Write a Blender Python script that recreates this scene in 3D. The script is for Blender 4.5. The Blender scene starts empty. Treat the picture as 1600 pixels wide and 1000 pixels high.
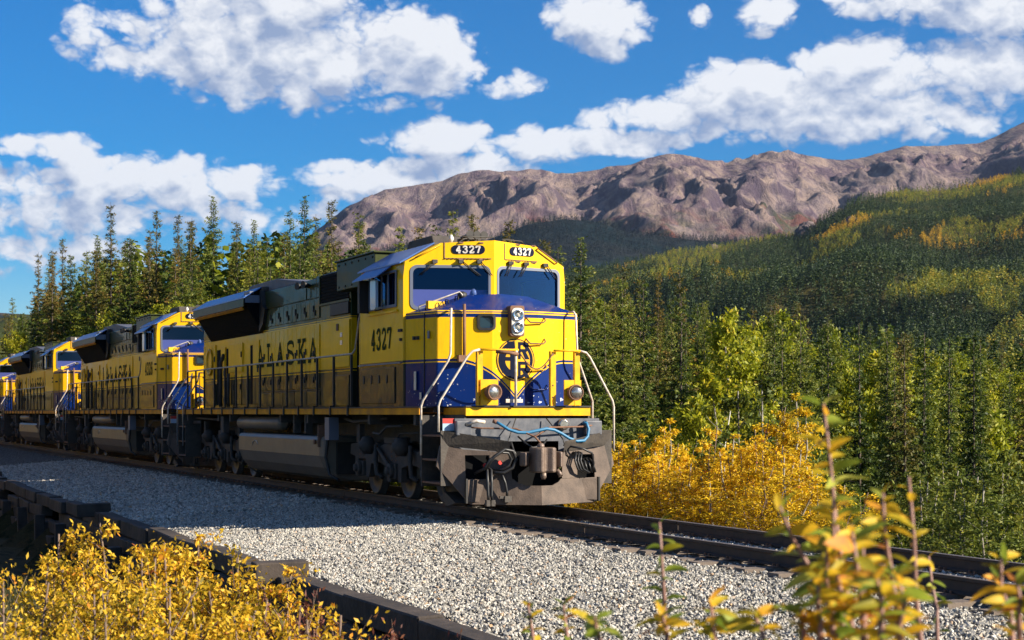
import bpy, bmesh, math, random
import numpy as np
from mathutils import Vector, Matrix
R = math.radians
rng = np.random.default_rng(7)
random.seed(7)
scn = bpy.context.scene
col = scn.collection

# ------------------------------------------------------------------ camera, light, sky
FPX = 2715.7
cam_d = bpy.data.cameras.new('camera'); cam = bpy.data.objects.new('camera', cam_d); col.objects.link(cam)
cam.location = (0, 0, 1.593); cam.rotation_euler = (R(90), 0, 0)
cam_d.sensor_width = 36; cam_d.lens = 36*FPX/1600; cam_d.shift_y = (644.9-500)/1600
cam_d.clip_start = .1; cam_d.clip_end = 40000
cam_d.dof.use_dof = True; cam_d.dof.focus_distance = 30; cam_d.dof.aperture_fstop = 6.0
scn.camera = cam
SUN_AZ, SUN_EL = 112.0, 27.0
sd = bpy.data.lights.new('sun', 'SUN'); so = bpy.data.objects.new('sun', sd); col.objects.link(so)
sd.energy = 5.0; sd.angle = R(.5); sd.color = (1, .90, .74)
sv = Vector((math.sin(R(SUN_AZ))*math.cos(R(SUN_EL)), math.cos(R(SUN_AZ))*math.cos(R(SUN_EL)), math.sin(R(SUN_EL))))
so.rotation_euler = sv.to_track_quat('Z', 'Y').to_euler(); so.location = (40, -20, 40)
scn.view_settings.view_transform = 'Standard'; scn.view_settings.look = 'None'
scn.view_settings.exposure = 1.22; scn.view_settings.gamma = 1; scn.view_settings.use_curve_mapping = False

W = bpy.data.worlds.new('World'); scn.world = W; W.use_nodes = True
nt = W.node_tree; nt.nodes.clear()

def mnode(nt, op, a, b=None, c=None, clamp=False):
    n = nt.nodes.new('ShaderNodeMath'); n.operation = op; n.use_clamp = clamp
    for i, v in enumerate((a, b, c)):
        if v is None: continue
        if isinstance(v, (int, float)): n.inputs[i].default_value = v
        else: nt.links.new(v, n.inputs[i])
    return n.outputs[0]

def cloud_group():
    g = bpy.data.node_groups.new('cloud_field', 'ShaderNodeTree')
    g.interface.new_socket('A', in_out='INPUT', socket_type='NodeSocketFloat')
    g.interface.new_socket('E', in_out='INPUT', socket_type='NodeSocketFloat')
    g.interface.new_socket('F', in_out='OUTPUT', socket_type='NodeSocketFloat')
    gi = g.nodes.new('NodeGroupInput'); go = g.nodes.new('NodeGroupOutput')
    A, E = gi.outputs[0], gi.outputs[1]
    blobs = [(465,102,225,66,1),(330,75,125,75,1),(455,25,110,70,1),(640,95,110,62,1),(690,75,32,42,1),(680,135,56,30,.9),
             (150,75,40,40,.55),(185,110,40,18,.45),(935,45,78,42,1),(948,84,34,20,.9),(1198,38,44,26,.95),(1188,62,26,14,.8),
             (1090,43,14,13,.35),(1470,15,175,36,1),(1545,50,110,36,1),(1170,150,110,40,1),(1345,130,120,48,1),(1510,135,130,48,1),
             (1060,185,130,24,.9),(1280,190,300,40,.9),(860,232,75,26,1),(975,228,90,20,.95),(680,220,84,26,1),(812,138,32,16,.5),
             (520,265,34,12,.7),(600,290,120,24,.85),(720,268,120,22,.85),(275,295,170,34,.8),(115,247,46,24,1),(52,245,34,16,.95),(10,300,110,26,.9),
             (70,345,130,34,.7),(300,345,230,26,.45),(60,400,150,26,.4)]
    acc = None
    for (x, y, rx, ry, w) in blobs:
        cx, cy, rx, ry = (x-800)/1000, (645-y)/1000, rx/1000*1.16, ry/1000*1.22
        dx = mnode(g, 'MULTIPLY_ADD', A, 1/rx, -cx/rx); dy = mnode(g, 'MULTIPLY_ADD', E, 1/ry, -cy/ry)
        r2 = mnode(g, 'MULTIPLY_ADD', dx, dx, mnode(g, 'MULTIPLY', dy, dy))
        f = mnode(g, 'MULTIPLY_ADD', r2, -w, w)
        acc = f if acc is None else mnode(g, 'SMOOTH_MAX', acc, f, .25)
    acc = mnode(g, 'MAXIMUM', acc, -.9)
    # outside the window of the listed clouds the sky goes on with scattered cumulus from noise
    cv = g.nodes.new('ShaderNodeCombineXYZ'); g.links.new(A, cv.inputs[0])
    g.links.new(mnode(g, 'MULTIPLY', E, 1.35), cv.inputs[1])
    def nz(sc, det, ro, dist=0):
        n = g.nodes.new('ShaderNodeTexNoise'); n.inputs['Scale'].default_value = sc; n.inputs['Detail'].default_value = det
        n.inputs['Roughness'].default_value = ro; n.inputs['Distortion'].default_value = dist; g.links.new(cv.outputs[0], n.inputs['Vector']); return n.outputs[0]
    gen = mnode(g, 'MULTIPLY_ADD', nz(1.6, 2, .5), 5.0, -2.9)
    ax = mnode(g, 'MULTIPLY', mnode(g, 'ABSOLUTE', A), 1/.95); ex = mnode(g, 'MULTIPLY', mnode(g, 'ABSOLUTE', mnode(g, 'SUBTRACT', E, .3)), 1/.45)
    outm = mnode(g, 'MULTIPLY_ADD', mnode(g, 'MAXIMUM', ax, ex), 5.0, -5.0, clamp=True)
    acc = mnode(g, 'MAXIMUM', acc, mnode(g, 'ADD', gen, mnode(g, 'MULTIPLY_ADD', outm, 3, -3)))
    # rounded billows at two scales, then a fine fray at the edges
    b1 = mnode(g, 'ABSOLUTE', mnode(g, 'MULTIPLY_ADD', nz(13, 1.5, .5, .2), 2, -1))
    b2 = mnode(g, 'ABSOLUTE', mnode(g, 'MULTIPLY_ADD', nz(34, 2, .55, .3), 2, -1))
    F = mnode(g, 'ADD', acc, mnode(g, 'MULTIPLY_ADD', b1, 1.7, -.20))
    F = mnode(g, 'ADD', F, mnode(g, 'MULTIPLY_ADD', b2, .8, -.12))
    F = mnode(g, 'ADD', F, mnode(g, 'MULTIPLY_ADD', nz(7, 8, .66, .3), 2.3, -1.12))
    g.links.new(F, go.inputs[0])
    return g

geo = nt.nodes.new('ShaderNodeTexCoord'); sep = nt.nodes.new('ShaderNodeSeparateXYZ'); nt.links.new(geo.outputs['Generated'], sep.inputs[0])
A = mnode(nt, 'MULTIPLY', mnode(nt, 'ARCTAN2', sep.outputs[0], sep.outputs[1]), 2.7157)
E = mnode(nt, 'MULTIPLY', mnode(nt, 'ARCSINE', sep.outputs[2]), 2.7157)
cg = cloud_group()
def field(a, e):
    n = nt.nodes.new('ShaderNodeGroup'); n.node_tree = cg; nt.links.new(a, n.inputs[0]); nt.links.new(e, n.inputs[1]); return n.outputs[0]
F0 = field(A, E); F1 = field(mnode(nt, 'ADD', A, .018), mnode(nt, 'ADD', E, .040))
dens = nt.nodes.new('ShaderNodeMapRange'); dens.interpolation_type = 'SMOOTHSTEP'
nt.links.new(F0, dens.inputs[0]); dens.inputs[1].default_value = -.08; dens.inputs[2].default_value = .62
dn = dens.outputs[0]
thick = mnode(nt, 'MULTIPLY_ADD', F0, -.22, .34)
lit = mnode(nt, 'ADD', mnode(nt, 'MULTIPLY_ADD', mnode(nt, 'SUBTRACT', F0, F1), .80, .38), thick, clamp=True)
cr = nt.nodes.new('ShaderNodeMix'); cr.data_type = 'RGBA'
nt.links.new(lit, cr.inputs[0]); cr.inputs[6].default_value = (1.55, 2.0, 3.0, 1); cr.inputs[7].default_value = (4.75, 4.8, 4.95, 1)
sky = nt.nodes.new('ShaderNodeTexSky'); sky.sky_type = 'NISHITA'; sky.sun_disc = False
sky.sun_elevation = R(SUN_EL); sky.sun_rotation = R(SUN_AZ); sky.altitude = 500; sky.air_density = 1.0; sky.dust_density = .3; sky.ozone_density = 5.0
hs = nt.nodes.new('ShaderNodeHueSaturation'); hs.inputs['Saturation'].default_value = 1.72; hs.inputs['Hue'].default_value = .507; hs.inputs['Value'].default_value = .62
nt.links.new(sky.outputs[0], hs.inputs['Color'])
mx = nt.nodes.new('ShaderNodeMix'); mx.data_type = 'RGBA'
nt.links.new(mnode(nt, 'MULTIPLY', dn, .97), mx.inputs[0]); nt.links.new(hs.outputs[0], mx.inputs[6]); nt.links.new(cr.outputs[2], mx.inputs[7])
bg = nt.nodes.new('ShaderNodeBackground'); bg.inputs['Strength'].default_value = .085
nt.links.new(mx.outputs[2], bg.inputs['Color'])
wo = nt.nodes.new('ShaderNodeOutputWorld'); nt.links.new(bg.outputs[0], wo.inputs['Surface'])

# ------------------------------------------------------------------ frames of reference
TH = 0.388384                                   # the track runs 22 degrees off the line of sight
FX, FY = math.sin(TH), -math.cos(TH)            # the train's forward direction in the world
LX, LY = math.cos(TH), math.sin(TH)             # the train's left
OX, OY = -.1214, 29.8576
ROT = math.atan2(FY, FX)
def loc2w(X, Y): return OX+FX*X+LX*Y, OY+FY*X+LY*Y
def w2loc(x, y): return (x-OX)*FX+(y-OY)*FY, (x-OX)*LX+(y-OY)*LY

# ------------------------------------------------------------------ helpers
def tag(o, label=None, cat=None, group=None, kind=None):
    if label: o['label'] = label
    if cat: o['category'] = cat
    if group: o['group'] = group
    if kind: o['kind'] = kind
    return o
def empty(name, loc=(0,0,0), rz=0):
    o = bpy.data.objects.new(name, None); o.location = loc; o.rotation_euler = (0,0,rz); o.empty_display_size = .3
    col.objects.link(o); return o
def link(name, me, parent=None, loc=(0,0,0)):
    o = bpy.data.objects.new(name, me); col.objects.link(o); o.location = loc
    if parent: o.parent = parent
    return o
CH = {}
def copy_tree(o, parent=None):
    c = o.copy(); col.objects.link(c)
    if parent: c.parent = parent
    for ch in o.children: copy_tree(ch, c)
    return c

class MB:
    def __init__(s): s.v = []; s.f = []; s.smooth = []
    def add(s, vs, fs, sm=False):
        b = len(s.v); s.v += [tuple(v) for v in vs]; s.f += [tuple(i+b for i in f) for f in fs]; s.smooth += [sm]*len(fs); return s
    def box(s, x0, x1, y0, y1, z0, z1):
        v = [(x0,y0,z0),(x1,y0,z0),(x1,y1,z0),(x0,y1,z0),(x0,y0,z1),(x1,y0,z1),(x1,y1,z1),(x0,y1,z1)]
        return s.add(v, [(0,3,2,1),(4,5,6,7),(0,1,5,4),(1,2,6,5),(2,3,7,6),(3,0,4,7)])
    def prism(s, poly, a, b, axis='X', sm=False):
        # poly: list of 2d points; axis X: (y,z); Y: (x,z); Z: (x,y)
        def P(p, t):
            return {'X': (t,p[0],p[1]), 'Y': (p[0],t,p[1]), 'Z': (p[0],p[1],t)}[axis]
        n = len(poly); v = [P(p,a) for p in poly]+[P(p,b) for p in poly]
        f = [tuple(range(n))[::-1], tuple(range(n,2*n))]
        s.add(v, f); b0 = len(s.v)-2*n
        for i in range(n):
            j = (i+1)%n; s.f.append((b0+i,b0+j,b0+n+j,b0+n+i)); s.smooth.append(sm)
        return s
    def tube(s, pts, r, n=8, caps=True):
        pts = [Vector(p) for p in pts]; rs = r if isinstance(r, (list, tuple)) else [r]*len(pts)
        b = len(s.v); up0 = None
        for i, p in enumerate(pts):
            d = (pts[min(i+1,len(pts)-1)]-pts[max(i-1,0)]).normalized()
            if up0 is None:
                up0 = Vector((0,0,1)) if abs(d.z) < .9 else Vector((1,0,0))
            u = d.cross(up0)
            if u.length < 1e-4: u = d.cross(Vector((0,1,0)))
            u.normalize(); w = u.cross(d).normalized(); up0 = w
            for k in range(n):
                a = 2*math.pi*k/n; q = p+u*(math.cos(a)*rs[i])+w*(math.sin(a)*rs[i]); s.v.append(tuple(q))
        for i in range(len(pts)-1):
            for k in range(n):
                k2 = (k+1)%n; s.f.append((b+i*n+k, b+i*n+k2, b+(i+1)*n+k2, b+(i+1)*n+k)); s.smooth.append(True)
        if caps:
            s.f.append(tuple(b+k for k in range(n))[::-1]); s.smooth.append(False)
            e = b+(len(pts)-1)*n; s.f.append(tuple(e+k for k in range(n))); s.smooth.append(False)
        return s
    def cyl(s, p0, p1, r, n=16): return s.tube([p0, p1], r, n)
    def lathe(s, c, axis, prof, n=24):
        # prof: (distance along axis, radius)
        c = Vector(c); a = Vector(axis).normalized(); u = a.orthogonal().normalized(); w = a.cross(u); b = len(s.v)
        for (t, r) in prof:
            for k in range(n):
                an = 2*math.pi*k/n; s.v.append(tuple(c+a*t+u*math.cos(an)*r+w*math.sin(an)*r))
        for i in range(len(prof)-1):
            for k in range(n):
                k2 = (k+1)%n; s.f.append((b+i*n+k, b+(i+1)*n+k, b+(i+1)*n+k2, b+i*n+k2)); s.smooth.append(True)
        s.f.append(tuple(b+k for k in range(n))); s.smooth.append(False)
        e = b+(len(prof)-1)*n; s.f.append(tuple(e+k for k in range(n))[::-1]); s.smooth.append(False)
        return s
    def mesh(s, name, mat, fix=True):
        me = bpy.data.meshes.new(name); me.from_pydata(s.v, [], s.f); me.polygons.foreach_set('use_smooth', s.smooth)
        if fix:
            bm = bmesh.new(); bm.from_mesh(me); bmesh.ops.recalc_face_normals(bm, faces=bm.faces); bm.to_mesh(me); bm.free()
        if mat: me.materials.append(mat)
        me.update(); return me
    def build(s, name, mat, parent=None, bevel=0, loc=(0,0,0)):
        o = link(name, s.mesh(name, mat), parent, loc)
        if bevel:
            m = o.modifiers.new('bevel', 'BEVEL'); m.width = bevel; m.segments = 2; m.limit_method = 'ANGLE'; m.angle_limit = R(35)
        return o

# ------------------------------------------------------------------ materials
def mat(name, color, rough=.6, metal=0, coat=0, noise=None, bump=0, bscale=30, emit=None, spec=.5, trans=0):
    m = bpy.data.materials.new(name); m.use_nodes = True; n = m.node_tree; b = n.nodes['Principled BSDF']
    b.inputs['Base Color'].default_value = (*color, 1); b.inputs['Roughness'].default_value = rough; b.inputs['Metallic'].default_value = metal
    b.inputs['Coat Weight'].default_value = coat; b.inputs['Coat Roughness'].default_value = .04; b.inputs['Specular IOR Level'].default_value = spec
    tc = n.nodes.new('ShaderNodeTexCoord')
    if noise:
        c2, sc, amt = noise
        t = n.nodes.new('ShaderNodeTexNoise'); t.inputs['Scale'].default_value = sc; t.inputs['Detail'].default_value = 8; t.inputs['Roughness'].default_value = .65
        n.links.new(tc.outputs['Object'], t.inputs['Vector'])
        r = n.nodes.new('ShaderNodeMapRange'); r.inputs[1].default_value = .5-.5*(1-amt)*.5-.05; r.inputs[2].default_value = .72
        n.links.new(t.outputs[0], r.inputs[0])
        x = n.nodes.new('ShaderNodeMix'); x.data_type = 'RGBA'; x.inputs[6].default_value = (*color,1); x.inputs[7].default_value = (*c2,1)
        n.links.new(r.outputs[0], x.inputs[0]); n.links.new(x.outputs[2], b.inputs['Base Color'])
    if bump:
        t = n.nodes.new('ShaderNodeTexNoise'); t.inputs['Scale'].default_value = bscale; t.inputs['Detail'].default_value = 6
        n.links.new(tc.outputs['Object'], t.inputs['Vector'])
        bb = n.nodes.new('ShaderNodeBump'); bb.inputs['Strength'].default_value = bump; bb.inputs['Distance'].default_value = .02
        n.links.new(t.outputs[0], bb.inputs['Height']); n.links.new(bb.outputs[0], b.inputs['Normal'])
    if emit:
        b.inputs['Emission Color'].default_value = (*emit[0],1); b.inputs['Emission Strength'].default_value = emit[1]
    return m

YEL = (.90, .49, .005); NAVY = (.000, .017, .125); PNAVY = (.012, .016, .035)
def livery(name, low=True, up=True, vee=False, navy=NAVY, topnavy=None):
    """paint bands by height above the rail: yellow between navy areas, with the thin stripe pairs"""
    m = bpy.data.materials.new(name); m.use_nodes = True; n = m.node_tree; b = n.nodes['Principled BSDF']
    tc = n.nodes.new('ShaderNodeTexCoord'); s = n.nodes.new('ShaderNodeSeparateXYZ'); n.links.new(tc.outputs['Object'], s.inputs[0])
    z = s.outputs[2]
    if vee:
        ay = mnode(n, 'MINIMUM', mnode(n, 'ABSOLUTE', s.outputs[1]), 1.0)
        t = mnode(n, 'SUBTRACT', 1.0, ay); dz = mnode(n, 'MULTIPLY', mnode(n, 'MULTIPLY', t, t), .62)
        dz = mnode(n, 'MULTIPLY', dz, mnode(n, 'LESS_THAN', z, 2.56))
        z = mnode(n, 'ADD', z, dz)
    rp = n.nodes.new('ShaderNodeValToRGB'); rp.color_ramp.interpolation = 'CONSTANT'
    n.links.new(mnode(n, 'DIVIDE', z, 5.0), rp.inputs[0])
    stops = []
    tn = topnavy or navy
    if low: stops += [(0, navy), (2.385, YEL), (2.402, navy), (2.43, YEL), (2.447, navy), (2.50, YEL)]
    else: stops += [(0, YEL)]
    if up == 'nose': stops += [(3.20, navy), (3.25, YEL), (3.268, navy), (3.29, YEL), (3.308, navy)]
    elif up: stops += [(3.50, tn), (3.535, YEL), (3.55, tn), (3.575, YEL), (3.592, tn)]
    el = rp.color_ramp.elements
    while len(el) < len(stops): el.new(.5)
    for e, (p, c) in zip(el, stops): e.position = p/5.0; e.color = (*c, 1)
    # sun fading and grime
    t = n.nodes.new('ShaderNodeTexNoise'); t.inputs['Scale'].default_value = 1.7; t.inputs['Detail'].default_value = 9; t.inputs['Roughness'].default_value = .7
    mp = n.nodes.new('ShaderNodeMapping'); mp.inputs['Scale'].default_value = (2.2, 2.2, .6); n.links.new(tc.outputs['Object'], mp.inputs[0]); n.links.new(mp.outputs[0], t.inputs['Vector'])
    r = n.nodes.new('ShaderNodeMapRange'); r.inputs[1].default_value = .48; r.inputs[2].default_value = .8; r.inputs[4].default_value = .34 if vee else .2; n.links.new(t.outputs[0], r.inputs[0])
    x = n.nodes.new('ShaderNodeMix'); x.data_type = 'RGBA'; n.links.new(r.outputs[0], x.inputs[0]); n.links.new(rp.outputs[0], x.inputs[6]); x.inputs[7].default_value = (.05,.04,.025,1)
    outc = x.outputs[2]
    if vee:
        tn_ = n.nodes.new('ShaderNodeTexNoise'); tn_.inputs['Scale'].default_value = 19; tn_.inputs['Detail'].default_value = 3; n.links.new(tc.outputs['Object'], tn_.inputs['Vector'])
        fz = n.nodes.new('ShaderNodeMapRange'); n.links.new(s.outputs[2], fz.inputs[0]); fz.inputs[1].default_value = 2.3; fz.inputs[2].default_value = 1.75; fz.inputs[3].default_value = .74; fz.inputs[4].default_value = .655
        x2 = n.nodes.new('ShaderNodeMix'); x2.data_type = 'RGBA'; n.links.new(mnode(n, 'GREATER_THAN', tn_.outputs[0], fz.outputs[0]), x2.inputs[0]); n.links.new(outc, x2.inputs[6]); x2.inputs[7].default_value = (.5,.5,.5,1); outc = x2.outputs[2]
    n.links.new(outc, b.inputs['Base Color'])
    b.inputs['Roughness'].default_value = .5; b.inputs['Specular IOR Level'].default_value = .10; b.inputs['Coat Weight'].default_value = .16 if vee else .24; b.inputs['Coat Roughness'].default_value = .05
    t2 = n.nodes.new('ShaderNodeTexNoise'); t2.inputs['Scale'].default_value = 1.3; t2.inputs['Detail'].default_value = 2; n.links.new(tc.outputs['Object'], t2.inputs['Vector'])
    bb = n.nodes.new('ShaderNodeBump'); bb.inputs['Strength'].default_value = .35; bb.inputs['Distance'].default_value = .03
    n.links.new(t2.outputs[0], bb.inputs['Height']); n.links.new(bb.outputs[0], b.inputs['Normal']); n.links.new(bb.outputs[0], b.inputs['Coat Normal'])
    return m

def leaf_mat(name, stops, trans=.35, objvar=.15, rough=.55):
    m = bpy.data.materials.new(name); m.use_nodes = True; n = m.node_tree; b = n.nodes['Principled BSDF']
    at = n.nodes.new('ShaderNodeAttribute'); at.attribute_name = 'var'
    oi = n.nodes.new('ShaderNodeObjectInfo')
    ti = n.nodes.new('ShaderNodeAttribute'); ti.attribute_type = 'INSTANCER'; ti.attribute_name = 'tint'
    v = mnode(n, 'ADD', mnode(n, 'ADD', at.outputs['Fac'], ti.outputs['Fac']), mnode(n, 'MULTIPLY_ADD', oi.outputs['Random'], 2*objvar, -objvar))
    rp = n.nodes.new('ShaderNodeValToRGB'); el = rp.color_ramp.elements
    while len(el) < len(stops): el.new(.5)
    for e, (p, c) in zip(el, stops): e.position = p; e.color = (*c, 1)
    n.links.new(v, rp.inputs[0]); n.links.new(rp.outputs[0], b.inputs['Base Color']); b.inputs['Roughness'].default_value = rough
    b.inputs['Specular IOR Level'].default_value = .3
    tr = n.nodes.new('ShaderNodeBsdfTranslucent'); n.links.new(rp.outputs[0], tr.inputs[0])
    ms = n.nodes.new('ShaderNodeMixShader'); ms.inputs[0].default_value = trans
    n.links.new(b.outputs[0], ms.inputs[1]); n.links.new(tr.outputs[0], ms.inputs[2]); n.links.new(ms.outputs[0], n.nodes['Material Output'].inputs[0])
    return m

M = {}
M['hood'] = livery('hood_paint', True, True, topnavy=(.024,.038,.010), navy=(.018,.024,.014))  # dark bands are navy with the trees' green reflection put into the colour
M['cab'] = livery('cab_paint', True, False, navy=(.014,.020,.022))  # navy darkened in its colour for the shaded, tree-reflecting side
M['nose'] = livery('nose_paint', True, 'nose', vee=True)
M['yellow'] = mat('yellow_paint', YEL, .5, coat=.2, spec=.15, noise=((.5,.26,.02), 6, .3))
M['sill'] = mat('sill_yellow_paint', (.82,.34,.008), .55, noise=((.40,.16,.03), 3, .5), spec=.08)  # the same yellow, with the orange of the shaded side put into its colour
M['navy'] = mat('navy_paint', NAVY, .3, coat=.8)
M['darkgreen'] = mat('dark_hood_paint', (.024,.040,.008), .5, coat=.08, spec=.12, noise=((.05,.055,.02), 3, .3))  # green of mirrored trees painted into the dark navy
M['roof'] = mat('roof_blue_paint', (.03,.11,.36), .45, coat=.15)  # reflected sky put into the base colour of the navy sheets
M['lettering'] = mat('lettering_green_black', (.045,.055,.014), .8, spec=.05)
M['numnavy'] = mat('number_board_navy', (.005,.009,.028), .7, spec=.1)
M['white'] = mat('white_enamel', (.8,.78,.72), .4, noise=((.4,.34,.26), 20, .2))
M['rail_white'] = mat('handrail_white', (.78,.73,.66), .45, noise=((.4,.3,.2), 14, .2))
M['black'] = mat('black_metal', (.010,.010,.011), .6, noise=((.03,.025,.02), 9, .3))
M['grille'] = mat('black_grille', (.0035,.0035,.004), .85, spec=.15)
M['under'] = mat('underframe_grime', (.035,.030,.027), .75, noise=((.085,.07,.055), 5, .5), bump=.3)
M['truck'] = mat('bogie_grey_grime', (.040,.034,.030), .75, noise=((.075,.06,.05), 4, .5), bump=.35)
M['tank'] = mat('fuel_tank_grey', (.15,.115,.09), .48, noise=((.22,.17,.12), 1.8, .5))
M['wheel'] = mat('wheel_steel', (.10,.085,.07), .5, .4, noise=((.05,.035,.025), 6, .4))
M['plow'] = mat('plow_steel', (.055,.038,.029), .7, noise=((.135,.095,.070), 4, .45), bump=.25, bscale=40)
M['rust'] = mat('rusty_steel', (.13,.065,.04), .8, noise=((.22,.11,.06), 12, .5), bump=.3)
M['coupler'] = mat('coupler_steel', (.12,.085,.07), .5, .3, noise=((.22,.16,.12), 9, .4), bump=.4)
M['rubber'] = mat('black_rubber', (.012,.012,.013), .45)
M['bluehose'] = mat('blue_hose', (.02,.15,.29), .5)
M['red'] = mat('red_fitting', (.5,.03,.02), .5)
M['gasket'] = mat('window_gasket', (.13,.15,.20), .5)
M['inside'] = mat('cab_interior', (.012,.014,.025), .8)
M['dash'] = mat('dashboard_mauve', (.55,.42,.50), .7)
M['chrome'] = mat('lamp_reflector', (.8,.8,.78), .15, 1.0)
M['curtain'] = mat('pale_blue_mirror', (.35,.48,.62), .25, coat=.4)
def glass(name, tint, fac, gcol=(1,1,1)):
    m = bpy.data.materials.new(name); m.use_nodes = True; n = m.node_tree; n.nodes.remove(n.nodes['Principled BSDF'])
    t = n.nodes.new('ShaderNodeBsdfTransparent'); t.inputs[0].default_value = (*tint,1)
    g = n.nodes.new('ShaderNodeBsdfGlossy'); g.inputs['Roughness'].default_value = .03; g.inputs['Color'].default_value = (*gcol,1)
    fr = n.nodes.new('ShaderNodeFresnel'); fr.inputs[0].default_value = 1.5
    ms = n.nodes.new('ShaderNodeMixShader'); n.links.new(mnode(n, 'ADD', fr.outputs[0], fac, clamp=True), ms.inputs[0])
    n.links.new(t.outputs[0], ms.inputs[1]); n.links.new(g.outputs[0], ms.inputs[2]); n.links.new(ms.outputs[0], n.nodes['Material Output'].inputs[0]); return m
M['glass'] = glass('tinted_glass', (.40,.50,.80), .05, (.16,.34,.72))
M['lens'] = glass('lamp_lens', (1,.97,.92), .06)
M['lampwhite'] = mat('lamp_bowl', (.62,.58,.52), .22, .85, noise=((.25,.22,.2), 26, .4))

# ------------------------------------------------------------------ lettering strokes
GL = {
 '4': [[(.62,0),(.62,1)], [(.66,1),(.06,.30)], [(.02,.30),(.94,.30)], [(.40,.03),(.84,.03)]],
 '3': [[(.12,.76),(.22,.93),(.5,.98),(.76,.92),(.83,.76),(.72,.6),(.42,.54)], [(.42,.54),(.76,.48),(.88,.28),(.76,.08),(.48,.02),(.2,.07),(.08,.25)]],
 '2': [[(.12,.74),(.2,.92),(.5,.98),(.78,.91),(.85,.72),(.7,.5),(.35,.25),(.12,.05)], [(.1,.05),(.9,.05)], [(.88,.04),(.9,.24)]],
 '7': [[(.08,.95),(.92,.95)], [(.88,.95),(.62,.5),(.44,0)], [(.1,.98),(.1,.74)]],
 '6': [[(.84,.8),(.7,.95),(.45,.97),(.22,.76),(.13,.4),(.2,.12),(.46,.02),(.74,.08),(.87,.3),(.76,.5),(.5,.57),(.24,.48),(.15,.34)]],
 'A': [[(.14,0),(.52,1)], [(.48,1),(.86,0)], [(.25,.30),(.75,.30)], [(-.04,.035),(.32,.035)], [(.66,.035),(1.04,.035)]],
 'L': [[(.28,0),(.28,1)], [(.06,.04),(.9,.04)], [(.08,.965),(.5,.965)], [(.87,.04),(.87,.32)]],
 'S': [[(.86,.72),(.84,.9),(.62,.965),(.36,.965),(.14,.88),(.12,.66),(.3,.56),(.7,.47),(.88,.34),(.86,.12),(.64,.03),(.36,.03),(.14,.12),(.13,.32)]],
 'K': [[(.24,0),(.24,1)], [(.84,1),(.3,.42)], [(.42,.52),(.86,0)], [(.04,.035),(.44,.035)], [(.04,.965),(.44,.965)], [(.66,.035),(1.04,.035)], [(.64,.965),(1.02,.965)]],
 'R': [[(.16,0),(.16,1)], [(.16,.95),(.62,.95),(.84,.84),(.84,.6),(.62,.48),(.16,.48)], [(.5,.48),(.88,0)]],
}
def glyph(mb, ch, o, u, v, w, h, th, nrm, k0=0):
    """one letter at o, width along u, height along v, as thin strokes standing just proud of the face"""
    o, u, v, nrm = Vector(o), Vector(u).normalized(), Vector(v).normalized(), Vector(nrm).normalized()
    for k, st in enumerate(GL[ch]):
        p = [(x*w, y*h) for x, y in st]; n = len(p); L = []; Rr = []
        for i in range(n):
            a = p[max(i-1,0)]; b = p[min(i+1,n-1)]; dx, dy = b[0]-a[0], b[1]-a[1]; l = math.hypot(dx,dy) or 1
            nx, ny = -dy/l*th/2, dx/l*th/2
            L.append((p[i][0]+nx, p[i][1]+ny)); Rr.append((p[i][0]-nx, p[i][1]-ny))
        off = nrm*(.003+.0012*(k+k0))
        vs = [o+u*a+v*b+off for a, b in L+Rr]
        mb.add(vs, [(i,i+1,n+i+1,n+i) for i in range(n-1)])
def word(mb, txt, o, u, v, w, h, th, gap, nrm):
    o = Vector(o); uu = Vector(u).normalized()
    for i, ch in enumerate(txt): glyph(mb, ch, o+uu*(i*(w+gap)), u, v, w, h, th, nrm)

# ------------------------------------------------------------------ noise for terrain
_perm = rng.permutation(512); _g = rng.normal(size=(512,2)); _g /= np.linalg.norm(_g, axis=1)[:,None]
def perlin(x, y):
    xi = np.floor(x).astype(int); yi = np.floor(y).astype(int); xf = x-xi; yf = y-yi
    def gr(ix, iy, dx, dy):
        h = _perm[(_perm[ix & 511]+iy) & 511]; return _g[h,0]*dx+_g[h,1]*dy
    u = xf*xf*xf*(xf*(xf*6-15)+10); v = yf*yf*yf*(yf*(yf*6-15)+10)
    a = gr(xi,yi,xf,yf); b = gr(xi+1,yi,xf-1,yf); c = gr(xi,yi+1,xf,yf-1); d = gr(xi+1,yi+1,xf-1,yf-1)
    return (a+(b-a)*u)*(1-v)+(c+(d-c)*u)*v
def fbm(x, y, o=5, gain=.5):
    s = 0; a = 1; 
    for i in range(o): s = s+a*perlin(x*2**i+17*i, y*2**i+31*i); a *= gain
    return s
def ridged(x, y, o=6, gain=.55):
    s = 0; a = 1; w = 1
    for i in range(o):
        n = 1-np.abs(perlin(x*2.03**i+11*i, y*2.03**i+7*i))*1.8; n = np.clip(n,0,1)**2*w; w = np.clip(n*1.6,0,1); s = s+a*n; a *= gain
    return s
def sstep(a, b, x): t = np.clip((x-a)/(b-a), 0, 1); return t*t*(3-2*t)
def grid_mesh(name, xs, ys, zf, material):
    X, Y = np.meshgrid(xs, ys); Z = zf(X, Y); nx, ny = len(xs), len(ys)
    v = np.stack([X.ravel(), Y.ravel(), Z.ravel()], 1)
    i = np.arange(nx*ny).reshape(ny,nx); f = np.stack([i[:-1,:-1], i[:-1,1:], i[1:,1:], i[1:,:-1]], -1).reshape(-1,4)
    me = np_mesh(name, v, f, material, smooth=True); return me
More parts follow.
